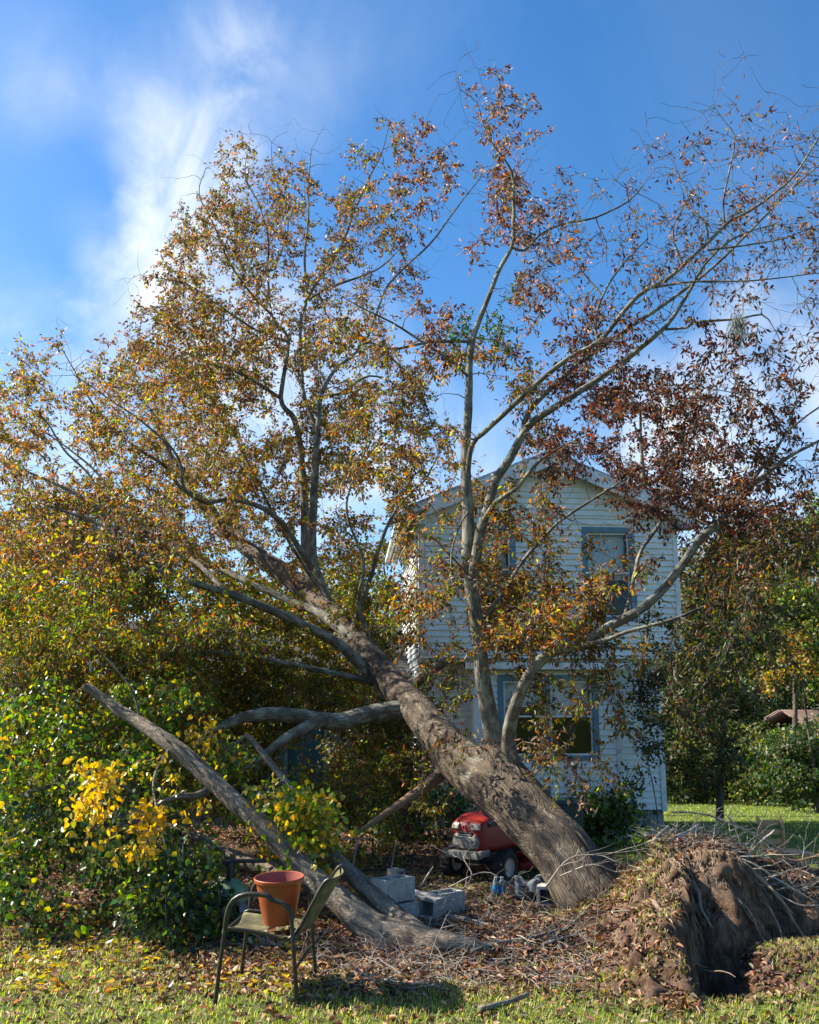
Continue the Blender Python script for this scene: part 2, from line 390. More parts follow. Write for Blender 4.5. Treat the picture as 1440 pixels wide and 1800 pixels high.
def grade(a, b, fine, coarse_max):
    g = [a]; s = fine
    c = list(np.arange(a, b, fine))
    lo = []; v = a; s = fine
    while v > -coarse_max: s *= 1.22; v -= s; lo.append(v)
    hi = []; v = c[-1]; s = fine
    while v < coarse_max: s *= 1.22; v += s; hi.append(v)
    return np.array(lo[::-1] + c + hi)
gx = grade(-5.2, 5.2, .055, 420); gy = grade(4.6, 12.5, .055, 420)
GX, GY = np.meshgrid(gx, gy); GZ = gz(GX, GY)
ny, nx = GX.shape; i = (np.arange(ny - 1)[:, None] * nx + np.arange(nx - 1)[None]).ravel()
gf = np.stack([i, i + 1, i + nx + 1, i + nx], -1)
m, n = mat_new('ground'); S = NT(n); g = S('ShaderNodeNewGeometry').outputs['Position']
soil = S.ramp(S.noise(g, 14, 8, .7), [(.3, (.035, .022, .013)), (.5, (.09, .058, .036)), (.7, (.20, .135, .09))])
grs = S.ramp(S.noise(g, 22, 8, .7), [(.3, (.03, .05, .012)), (.55, (.10, .135, .03)), (.75, (.20, .20, .07))])
sx = S('ShaderNodeSeparateXYZ', {0: g}); yy = sx.outputs[1]; xx = sx.outputs[0]
def mr(v, a, b, lo=0, hi=1): return S('ShaderNodeMapRange', {0: v, 1: a, 2: b, 3: lo, 4: hi}).outputs[0]
front = mr(yy, 6.5, 5.9); lawn = S('ShaderNodeMath', {0: mr(yy, 10.5, 12.5), 1: mr(xx, 2.2, 3.4)}, operation='MULTIPLY').outputs[0]; left = S('ShaderNodeMath', {0: mr(xx, -1.1, -2.2), 1: mr(yy, 7.3, 6.6)}, operation='MULTIPLY').outputs[0]
k = S('ShaderNodeMath', {0: front, 1: lawn}, operation='MAXIMUM').outputs[0]; k = S('ShaderNodeMath', {0: k, 1: left}, operation='MAXIMUM').outputs[0]
k = S('ShaderNodeMath', {0: k, 1: S.ramp(S.noise(g, 2.4, 5, .6), [(.4, (0, 0, 0)), (.62, (.8, .8, .8))])}, operation='ADD', use_clamp=True).outputs[0] if False else S('ShaderNodeMath', {0: k, 1: mr(S.noise(g, 2.4, 5, .6), .38, .62, -.25, .25)}, operation='ADD', use_clamp=True).outputs[0]
cc = S.mix(k, soil, grs)
S.done(cc, .95, .1, S.noise(g, 40, 6, .7), .8, .02); M['ground'] = m
tag(obj_np('ground', np.stack([GX, GY, GZ], -1).reshape(-1, 3), gf, M['ground'], smooth=True), kind='structure')

# ------------------------------------------------------------------ house
HY = 15.5; HANG = R(4.0)
h0 = P(740, 1150, HY); HZ = -0.36
hx0 = h0.x
house = empty('house', (hx0, HY, HZ), HANG, 'white two storey house with mildewed lap siding, blue window frames and a low wing', 'house')
cH, sH = math.cos(HANG), math.sin(HANG)
def to_local(p): dx, dy = p.x - hx0, p.y - HY; return (dx * cH + dy * sH, -dx * sH + dy * cH, p.z - HZ)
def hpix(px, py, v=0.0):
    """local (u,z) on the plane v of the house front seen at a pixel"""
    x, y, z = ray(px, py)       # point k*(x,y): solve (-dx*sH + dy*cH)=v
    k = (v + hx0 * -sH + HY * cH) / (-x * sH + y * cH)
    return to_local(Vector((x * k, y * k, CAMH + z * k)))
UW = hpix(1190, 980)[0]                 # width of the upper storey
ZB = hpix(960, 1152)[2]; ZE = hpix(740, 902)[2]; ZP = hpix(960, 814)[2]
ZS = hpix(1160, 1423, .45)[2]           # bottom of the siding
LV = .45                                 # lower wall set back
BU0, BU1 = hpix(834, 1300, .05)[0], hpix(1090, 1300, .05)[0]
LW = hpix(1168, 1400, LV)[0]
EXP = .107; SID = ['siding']
nclap = [0]
def clap(parent, u0, u1, z, h, v, mat='siding', axis='u', sgn=-1):
    mat = SID[0]
    """one lap siding board; its lower edge stands proud"""
    if u1 - u0 < .02 or h < .012: return
    t = .032; b = .001; j = random.uniform(-.0025, .0025); o = []
    lip = .006
    prof = [(b, h), (t * .75, h * .35), (t, .012), (t, 0), (b, 0)]
    vs = []
    for uu in (u0, u1):
        for d, zz in prof:
            dz = z + zz + j
            vs.append((uu, v + sgn * d, dz) if axis == 'u' else (v + sgn * d, uu, dz))
    k = len(prof); fs = [(i, (i + 1) % k, k + (i + 1) % k, k + i) for i in range(k)] + [tuple(range(k))[::-1], tuple(range(k, 2 * k))]
    mb = MB(); mb.add(vs, fs); mb.build('clapboard', M[mat], parent); nclap[0] += 1
def wall_slab(name, u0, u1, z0, z1, v0, v1, holes=(), mat='siding'):
    mb = MB(); us = sorted({u0, u1} | {a for h in holes for a in h[:2]}); zs = sorted({z0, z1} | {a for h in holes for a in h[2:]})
    for a, b in zip(us, us[1:]):
        for c, d in zip(zs, zs[1:]):
            if any(h[0] <= a and b <= h[1] and h[2] <= c and d <= h[3] for h in holes): continue
            mb.box(((a + b) / 2, (v0 + v1) / 2, (c + d) / 2), (b - a, abs(v1 - v0), d - c))
    return mb.build(name, M[mat], house)
def side_boards(parent, u0, u1, z0, z1, v, holes=(), cut=None):
    z = z0
    while z < z1 - .02:
        h = min(EXP, z1 - z); a, b = u0, u1
        if cut: a, b = cut(z + h * .5, u0, u1)
        segs = [(a, b)]
        for q in holes:
            if q[2] - h * .6 < z < q[3] - h * .4:
                segs = [s2 for s1 in segs for s2 in ((s1[0], min(s1[1], q[0])), (max(s1[0], q[1]), s1[1])) if s2[1] > s2[0]]
        for s1 in segs: clap(parent, s1[0], s1[1], z, h, v)
        z += EXP
# window rectangles (outer frame), from the photograph
def rect(x0, y0, x1, y1, v): a = hpix(x0, y1, v); b = hpix(x1, y0, v); return (a[0], b[0], a[2], b[2])
w1 = rect(1028, 928, 1113, 1092, 0); w2 = rect(822, 922, 905, 1085, 0); w3 = rect(877, 1187, 1049, 1337, .05)
# upper front wall
T = .09
uf = wall_slab('wall', 0, UW, ZB, ZE, 0, T, [w1, w2])
gm = MB(); gm.add([(0, 0, ZE), (UW, 0, ZE), (UW / 2, 0, ZP), (0, T, ZE), (UW, T, ZE), (UW / 2, T, ZP)], [(0, 1, 2), (3, 5, 4), (0, 3, 4, 1), (1, 4, 5, 2), (2, 5, 3, 0)]); gable = gm.build('gable', M['siding'], house)
side_boards(uf, .07, UW - .07, ZB, ZE, 0, [w1, w2])
def gcut(z, a, b):
    t = min(1, max(0, (z - ZE) / (ZP - ZE))); return a + t * UW / 2, b - t * UW / 2
side_boards(gable, .0, UW, ZE, ZP - .05, 0, cut=gcut)
# upper side walls, back wall
DEP = 4.8
lw = MB(); lw.box((T / 2, DEP / 2 + T / 2, (ZB + ZE) / 2), (T, DEP - T, ZE - ZB)); lw_ = lw.build('wall', M['siding'], house)
z = ZB
while z < ZE:
    clap(lw_, .07, DEP, z, min(EXP, ZE - z), 0, axis='v', sgn=-1) if False else clap(lw_, .07, DEP, z, min(EXP, ZE - z), 0.0, axis='x', sgn=-1); z += EXP
rw = MB(); rw.box((UW - T / 2, DEP / 2 + T / 2, (ZB + ZE) / 2), (T, DEP - T, ZE - ZB)); rw.build('wall', M['siding'], house)
bw = MB(); bw.box((UW / 2, DEP - T / 2 + .1, (ZB + ZE) / 2), (UW - 2 * T, T, ZE - ZB)); bw.build('wall', M['siding'], house)
ff = MB(); ff.box((UW / 2, DEP / 2 + .1, ZB - .06), (UW, DEP, .11)); ff.box((UW / 2, -.008, ZB - .035), (UW + .02, .03, .05)); ff.build('soffit', M['white_trim'], house)
# interiors: rooms behind the windows
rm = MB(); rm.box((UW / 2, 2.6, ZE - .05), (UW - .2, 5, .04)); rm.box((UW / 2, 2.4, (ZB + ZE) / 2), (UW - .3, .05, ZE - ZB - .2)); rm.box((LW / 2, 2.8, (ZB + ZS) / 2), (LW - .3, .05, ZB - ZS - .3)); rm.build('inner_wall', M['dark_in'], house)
# corner boards
def cboard(u, v, z0, z1, wd=.085, ang=0):
    mb = MB(); mb.box((u + wd / 2, v - .014, (z0 + z1) / 2), (wd, .03, z1 - z0)); return mb.build('corner_board', M['white_trim'], house, bevel=.004)
cboard(-.02, -.01, ZB, ZE + .02); cboard(UW - .07, -.01, ZB, ZE)
cb = MB(); cb.box((-.016, .055, (ZB + ZE) / 2), (.03, .1, ZE - ZB)); cb.build('corner_board', M['white_trim'], house)
# lower walls (set back) and bay
l1 = wall_slab('wall', 0.03, LW, ZS, ZB - .12, LV, LV + T, [(BU0 + .05, BU1 - .05, ZS + .3, ZB - .3)])
side_boards(l1, .03, BU0 - .0, ZS, ZB - .12, LV); side_boards(l1, BU1, LW - .05, ZS, ZB - .12, LV)
bay_top = hpix(1000, 1172, .05)[2]
b1 = wall_slab('wall', BU0, BU1, ZS, bay_top, .05, .05 + T, [w3])
side_boards(b1, BU0 + .0, BU1 - .07, ZS, bay_top, .05, [w3])
for u in (BU0 + T / 2, BU1 - T / 2):
    q = MB(); q.box((u, (LV + .05) / 2 + .05, (ZS + bay_top) / 2), (T, LV - .05 - T, bay_top - ZS)); q.build('wall', M['siding'], house)
cboard(BU1 - .07, .03, ZS, bay_top, .09); cboard(BU0 - .01, .03, ZS, bay_top, .07)
cboard(LW - .06, LV - .02, ZS - .03, ZB - .35, .09); 
# bay roof with fascia
br = MB(); br.add([(BU0 - .15, -.18, bay_top + .02), (BU1 + .22, -.18, bay_top + .02), (BU1 + .22, LV, bay_top + .17), (BU0 - .15, LV, bay_top + .17),
                   (BU0 - .15, -.18, bay_top - .01), (BU1 + .22, -.18, bay_top - .01), (BU1 + .22, LV, bay_top - .01), (BU0 - .15, LV, bay_top - .01)],
                  [(0, 1, 2, 3), (7, 6, 5, 4), (0, 4, 5, 1), (1, 5, 6, 2), (2, 6, 7, 3), (3, 7, 4, 0)]); br.build('bay_roof', M['shingle'], house)
bf = MB(); bf.box(((BU0 + BU1) / 2 + .035, -.2, bay_top), (BU1 - BU0 + .42, .03, .12)); bf.build('fascia', M['white_trim'], house, bevel=.005)
# lower side walls + foundation
for u, nm in ((.03 + T / 2, 0), (LW - T / 2, 1)):
    q = MB(); q.box((u, LV + T + 2.7, (ZS + ZB - .12) / 2), (T, 5.4, ZB - .12 - ZS)); ww = q.build('wall', M['siding'], house)
    if nm == 0:
        z = ZS
        while z < ZB - .12: clap(ww, LV + .02, LV + 5.4, z, min(EXP, ZB - .12 - z), .03, axis='x', sgn=-1); z += EXP
fo = MB(); fo.box((LW / 2, LV + 2.9, ZS / 2 - .2), (LW - .04, 5.7, ZS + .38)); fo.box(((BU0 + BU1) / 2, LV / 2 + .1, ZS / 2 - .2), (BU1 - BU0 - .06, LV - .1, ZS + .37)); fnd = fo.build('foundation', M['foundation'], house)
z = -.1; r_ = 0
while z < ZS - .03:
    u = .0 - (r_ % 2) * .2
    while u < LW:
        a, b = max(u, .02), min(u + .392, LW - .02); inbay = BU0 < (a + b) / 2 < BU1
        if b - a > .03:
            q = MB(); q.box(((a + b) / 2, (.07 if inbay else LV + .03) + .03, z + .094), (b - a, .07, min(.188, ZS - z - .01))); q.build('concrete_block', M['foundation'], fnd, bevel=.003)
        u += .4
    z += .2; r_ += 1
# roof
OV = .27; TH = .07
def slope(side, front):
    s = -1 if side == 0 else 1; xe = -OV if side == 0 else UW + OV; sl = (ZP - ZE) / (UW / 2); ze = ZE - OV * sl + .10; zp = ZP + .10
    return s, xe, ze, zp
for side in (0, 1):
    s, xe, ze, zp = slope(side, 0); xr = UW / 2
    mb = MB(); f0, f1 = -OV, DEP + .3
    vs = [(xe, f0, ze), (xr, f0, zp), (xr, f1, zp), (xe, f1, ze), (xe, f0, ze + TH), (xr, f0, zp + TH), (xr, f1, zp + TH), (xe, f1, ze + TH)]
    mb.add(vs, [(0, 1, 2, 3), (4, 7, 6, 5), (0, 4, 5, 1), (1, 5, 6, 2), (2, 6, 7, 3), (3, 7, 4, 0)]); rf = mb.build('roof', M['metal_roof'], house)
    for q in range(27):
        vy = f0 + .04 + q * .235; rb = MB(); rb.tube([(xe, vy, ze + TH + .004), (xr, vy, zp + TH + .004)], .016, 6); rb.build('roof_rib', M['metal_roof'], rf)
    # rake board on the gable edge, soffit under it
    rk = MB(); d = .23
    rk.add([(xe, f0 - .028, ze + .02), (xr, f0 - .028, zp + .02), (xr, f0 - .028, zp - d), (xe, f0 - .028, ze - d), (xe, f0 - .004, ze + .02), (xr, f0 - .004, zp + .02), (xr, f0 - .004, zp - d), (xe, f0 - .004, ze - d)],
           [(0, 1, 2, 3), (4, 7, 6, 5), (0, 4, 5, 1), (1, 5, 6, 2), (2, 6, 7, 3), (3, 7, 4, 0)]); rk.build('rake_board', M['white_trim'], house)
    sf = MB(); sf.add([(xe + .03 * -s, f0, ze - .03), (xr, f0, zp - .03), (xr, -.02, zp - .03), (xe - .03 * s, -.02, ze - .03), (xe - .03 * s, f0, ze - .05), (xr, f0, zp - .05), (xr, -.02, zp - .05), (xe - .03 * s, -.02, ze - .05)],
           [(0, 1, 2, 3), (4, 7, 6, 5), (0, 4, 5, 1), (1, 5, 6, 2), (2, 6, 7, 3), (3, 7, 4, 0)]); sf.build('soffit', M['blue_trim'], house)
    # eave fascia and gutter
    gu = MB(); gu.box((xe + s * .014, (f0 + f1) / 2, ze - .05), (.02, f1 - f0, .16)); gu.build('fascia', M['white_trim'], house)
    gt = MB(); yy_ = [(-.06, .05), (-.06, -.04), (.0, -.055), (.05, -.04), (.055, .05)]
    for a, b in zip(yy_, yy_[1:]):
        gt.tube([(xe + s * (.09 + a[0]), f0 + .02, ze - .02 + a[1]), (xe + s * (.09 + a[0]), f1, ze - .02 + a[1])], .008, 4)
    vsg = [(xe + s * (.09 + a), yv, ze - .02 + b) for yv in (f0 + .02, f1) for a, b in yy_]
    gt.add(vsg, [(i, i + 1, i + 6, i + 5) for i in range(4)]); gt.build('gutter', M['white_trim'], house)
    # eave return box
    er = MB(); er.box((xe - s * .17, f0 / 2 - .01, ze - .16), (.34, -f0 - .02, .17)); er.build('eave_return', M['white_trim' if side == 0 else 'blue_trim'], house, bevel=.006)
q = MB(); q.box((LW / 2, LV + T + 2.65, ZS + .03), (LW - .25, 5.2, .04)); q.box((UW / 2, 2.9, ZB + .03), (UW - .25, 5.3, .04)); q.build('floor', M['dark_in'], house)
# windows
def window(rc, v, blind_lo, nmull=1, uppers=None, bl=True):
    u0, u1, z0, z1 = rc; fw = .1; f = MB()
    for a in ((u0 + fw / 2, (z0 + z1) / 2, fw, z1 - z0), (u1 - fw / 2, (z0 + z1) / 2, fw, z1 - z0), ((u0 + u1) / 2, z1 - fw / 2, u1 - u0 - 2 * fw, fw), ((u0 + u1) / 2, z0 + fw * .4, u1 - u0 - 2 * fw, fw * .8)):
        f.box((a[0], v - .005, a[1]), (a[2], .07, a[3]))
    wn = f.build('window', M['blue_trim'], house, bevel=.006)
    wd = (u1 - u0 - 2 * fw) / nmull
    for i in range(nmull):
        a = u0 + fw + i * wd; b = a + wd; zm = (z0 + z1) / 2
        if i:
            q = MB(); q.box((a, v - .004, zm), (.075, .06, z1 - z0 - 2 * fw + .02)); q.build('mullion', M['blue_trim'], wn, bevel=.004); 
        a += .035 if i else 0; b -= .035 if i < nmull - 1 else 0
        for (c, d, vo) in ((zm, z1 - fw, .015), (z0 + fw * .8, zm + .03, .04)):
            s_ = MB(); t = .032
            for e in ((a + t / 2, (c + d) / 2, t, d - c), (b - t / 2, (c + d) / 2, t, d - c), ((a + b) / 2, d - t / 2, b - a - 2 * t, t), ((a + b) / 2, c + t / 2, b - a - 2 * t, t)):
                s_.box((e[0], v + vo, e[1]), (e[2], .028, e[3]))
            s_.build('sash', M['white_trim'], wn)
            p_ = MB(); p_.box(((a + b) / 2, v + vo, (c + d) / 2), (b - a - 2 * t, .004, d - c - 2 * t)); p_.build('pane', M['glass'], wn)
        if blind_lo[i] is not None:
            zl = z0 + (z1 - z0) * blind_lo[i]; q = MB(); nn = 14
            for kx in range(nn):
                uu = a + .04 + (b - a - .08) * (kx + .5) / nn; q.box((uu, v + .16 + .006 * (kx % 2), (zl + z1 - .1) / 2), ((b - a - .08) / nn * .98, .006, z1 - .1 - zl))
            q.build('blind', M['blind'], wn)
    return wn
window(w1, 0, [.45]); window(w2, 0, [.25]); wn3 = window(w3, .05, [.62, .5], 2)
q = MB(); q.lathe([(.02, 0), (.05, .02), (.02, .05), (.015, .3), (.02, .33)], (w3[1] - .42, .5, w3[2] + .1), 10); q.lathe([(.16, .33), (.10, .56)], (w3[1] - .42, .5, w3[2] + .1), 14); q.build('table_lamp', M['black'], wn3)
# one storey wing on the left
WV = 3.1; WU0 = -9.5; WE = hpix(560, 1180, WV)[2]; WFL = ZS
dr = rect(497, 1255, 577, 1408, WV); wa = rect(130, 1205, 196, 1300, WV); wb_ = rect(395, 1205, 455, 1290, WV)
SID[0] = 'dark_siding'; wl = wall_slab('wall', WU0, -.0, WFL, WE, WV, WV + T, [dr, wa, wb_], 'dark_siding'); side_boards(wl, WU0, 0, WFL, WE, WV, [dr, wa, wb_])
fo = MB(); fo.box((WU0 / 2, WV + 2.4, WFL / 2 - .35), (-WU0, 4.6, WFL + .66)); fo.build('foundation', M['foundation'], house)
window(wa, WV, [None]); window(wb_, WV, [None])
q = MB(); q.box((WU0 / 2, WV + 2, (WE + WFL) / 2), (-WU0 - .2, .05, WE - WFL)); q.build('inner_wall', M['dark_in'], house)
q = MB(); q.box((WU0 + .05, WV + 2.6, (WE + WFL) / 2), (.09, 4.9, WE - WFL)); q.box((WU0 / 2, WV + 5, (WE + WFL) / 2), (-WU0, .09, WE - WFL)); q.build('wall', M['siding'], house)
# blue door
du0, du1, dz0, dz1 = dr; q = MB()
for a in ((du0 + .04, (dz0 + dz1) / 2, .08, dz1 - dz0), (du1 - .04, (dz0 + dz1) / 2, .08, dz1 - dz0), ((du0 + du1) / 2, dz1 - .04, du1 - du0 - .16, .08)): q.box((a[0], WV - .006, a[1]), (a[2], .06, a[3]))
q.build('door_frame', M['blue_trim'], house, bevel=.004)
q = MB(); q.box(((du0 + du1) / 2, WV + .035, (dz0 + dz1) / 2 - .04), (du1 - du0 - .17, .04, dz1 - dz0 - .09)); dd = q.build('door', M['blue_door'], house)
for a, b in ((-.2, .42), (.2, .42), (-.2, -.45), (.2, -.45)):
    q = MB(); q.box(((du0 + du1) / 2 + a * .8, WV + .01, (dz0 + dz1) / 2 + b), (.23, .012, .6)); q.build('door_panel', M['blue_door'], dd, bevel=.005)
q = MB(); q.lathe([(.0, 0), (.028, .01), (.03, .03), (.015, .05), (.012, .07)], (du1 - .16, WV - .045, dz0 + .95), 12, Matrix.Rotation(R(-90), 3, 'X')); q.build('door_knob', M['rim'], dd, smooth=True)
# wing roof
q = MB(); r0, r1 = WV - .5, WV + 2.5; z0_, z1_ = WE + .03, WE + 1.25
q.add([(WU0 - .3, r0, z0_), (.0, r0, z0_), (.0, r1, z1_), (WU0 - .3, r1, z1_), (WU0 - .3, r1 + 3, z0_), (0, r1 + 3, z0_)], [(0, 1, 2, 3), (3, 2, 5, 4), (0, 3, 4), (1, 5, 2)]); wr = q.build('roof', M['shingle'], house)
q = MB(); q.box((WU0 / 2 - .15, r0 - .012, z0_ - .07), (-WU0 + .3, .03, .15)); q.build('fascia', M['white_trim'], house)
q = MB(); q.box((WU0 / 2 - .15, r0 + .25, z0_ - .13), (-WU0 + .3, .5, .02)); q.build('soffit', M['white_trim'], house)
for i in range(3):
    q = MB(); q.box(((du0 + du1) / 2, WV - .16 - .3 * i, WFL - .1 - .17 * i), (1.3, .3, .16)); q.build('step', M['foundation'], house, bevel=.01)
# ------------------------------------------------------------------ leaves
def leaf_arrays(pos, dirs, nrm, ln, wd, fold=.25, curl=.0):
    """oval pointed leaves, two folded quads each; all inputs (n,3)/(n,)"""
    n = len(pos); d = dirs / (np.linalg.norm(dirs, axis=1)[:, None] + 1e-9)
    s = np.cross(d, nrm); s /= np.linalg.norm(s, axis=1)[:, None] + 1e-9; u = np.cross(s, d)
    ln = ln[:, None]; wd = wd[:, None]
    def pt(a, b, c): return pos + d * ln * a + s * wd * b + u * ln * c
    fo = fold * wd / ln
    v = np.stack([pos, pt(.36, .5, fo * .5), pt(.74, .36, fo * .36 - curl * .5), pt(1, 0, -curl), pt(.74, -.36, fo * .36 - curl * .5), pt(.36, -.5, fo * .5)], 1).reshape(-1, 3)
    b = np.arange(n)[:, None] * 6
    f = np.concatenate([b + np.array([[0, 1, 2, 3]]), b + np.array([[0, 3, 4, 5]])])
    return v, f
def lite_arrays(pos, dirs, nrm, ln, wd):
    n = len(pos); d = dirs / (np.linalg.norm(dirs, axis=1)[:, None] + 1e-9); s = np.cross(d, nrm); s /= np.linalg.norm(s, axis=1)[:, None] + 1e-9
    ln = ln[:, None]; wd = wd[:, None]; u = np.cross(s, d); v = np.stack([pos, pos + d * ln * .5 + s * wd * .5 + u * wd * .15, pos + d * ln, pos + d * ln * .5 - s * wd * .5 + u * wd * .15], 1).reshape(-1, 3)
    return v, np.arange(n)[:, None] * 4 + np.array([[0, 1, 2, 3]])
def heart_arrays(pos, dirs, nrm, ln):
    n = len(pos); d = dirs / (np.linalg.norm(dirs, axis=1)[:, None] + 1e-9)
    s = np.cross(d, nrm); s /= np.linalg.norm(s, axis=1)[:, None] + 1e-9; u = np.cross(s, d); ln = ln[:, None]
    def pt(a, b, c): return pos + d * ln * a + s * ln * b + u * ln * c
    v = np.stack([pos, pt(-.04, .22, .04), pt(.22, .42, .09), pt(.52, .34, .07), pt(1.02, 0, -.05), pt(.52, -.34, .07), pt(.22, -.42, .09), pt(-.04, -.22, .04)], 1).reshape(-1, 3)
    b = np.arange(n)[:, None] * 8
    f = np.concatenate([b + np.array([[0, 1, 2, 3, 4]]), b + np.array([[0, 4, 5, 6, 7]])])
    return v, f
def rnd_dirs(n, down=0.0):
    d = rng.normal(size=(n, 3)); d /= np.linalg.norm(d, axis=1)[:, None]; d[:, 2] -= down; return d
PAL = {'m': (.085, .022, .015), 'b': (.115, .056, .028), 'o': (.33, .125, .02), 'l': (.15, .13, .022), 'g': (.058, .092, .014), 'y': (.32, .30, .025), 's': (.20, .16, .11), 'G': (.03, .075, .026),
       'Y': (.58, .36, .02), 'd': (.022, .042, .012), 'v': (.12, .21, .018), 't': (.33, .22, .13), 'p': (.26, .13, .085), 'k': (.045, .025, .018)}
def tints(n, spec, var=.22):
    ks = list(spec); w_ = np.array([spec[k] for k in ks], float); w_ /= w_.sum()
    c = np.array([PAL[k] for k in ks])[rng.choice(len(ks), n, p=w_)]
    c = c * np.exp(rng.normal(0, var, (n, 1))) * np.exp(rng.normal(0, .07, (n, 3)))
    return np.clip(c, .004, .9)

# ------------------------------------------------------------------ skeleton store
class Skel:
    def __init__(s, cap=90000): s.p = np.zeros((cap, 3)); s.r = np.zeros(cap); s.d = np.zeros((cap, 3)); s.n = 0; s.tv = []; s.tf = []; s.tb = []; s.nv = 0
    def add(s, pts, r):
        k = len(pts); t = np.gradient(pts, axis=0); t /= np.linalg.norm(t, axis=1)[:, None] + 1e-9
        s.p[s.n:s.n + k] = pts; s.r[s.n:s.n + k] = r; s.d[s.n:s.n + k] = t; s.n += k
    def geo(s, pts, r, k=4):
        v, f, b = tube_np(pts, r, k); s.tv.append(v); s.tf.append(f + s.nv); s.tb.append(b); s.nv += len(v)
    def grow(s, tgt, rmin=.0022, thick=.0052, avoid=None, sag=0.0):
        """join a point to the nearest branch with a bent twig"""
        d2 = ((s.p[:s.n] - tgt) ** 2).sum(1); i = int(np.argmin(d2 + (s.r[:s.n] < .003) * .05)); a = s.p[i].copy(); Ld = math.sqrt(d2[i])
        if Ld < .08: return None
        pd = s.d[i]; to = (tgt - a) / Ld
        if np.dot(pd, to) < -.2: pd = pd - to * np.dot(pd, to)
        c1 = a + (pd * .55 + to * .45) * Ld * .42; c2 = tgt - (to + np.array([0, 0, .35 - sag])) / 1.1 * Ld * .3
        m = max(4, int(Ld / .12)); t = np.linspace(0, 1, m)[:, None]
        q = (1 - t)**3 * a + 3 * (1 - t)**2 * t * c1 + 3 * (1 - t) * t * t * c2 + t**3 * tgt
        q[1:-1] += rng.normal(0, .018 + .012 * Ld, (m - 2, 3)) * .7
        r0 = min(s.r[i] * .75, thick + .0085 * Ld); r0 = max(r0, rmin * 1.4)
        rr = np.linspace(r0, rmin, m)
        s.geo(q, rr, 5 if r0 > .012 else 4 if r0 > .006 else 3); s.add(q[1:], rr[1:]); return q
    def mesh(s, name, mat, parent):
        o = obj_np(name, np.vstack(s.tv), np.vstack(s.tf), mat, parent, attrs=np.vstack(s.tb), smooth=True); return tag(o, kind='stuff')
class Leaves:
    def __init__(s): s.v = []; s.f = []; s.c = []; s.n = 0
    def add(s, v, f, c, per):
        s.v.append(v); s.f.append(f + s.n); s.c.append(np.repeat(c, per, 0)); s.n += len(v)
    def build(s, name, mat, parent=None, **k):
        return obj_np(name, np.vstack(s.v), np.vstack(s.f), mat, parent, cols=np.vstack(s.c), **k)

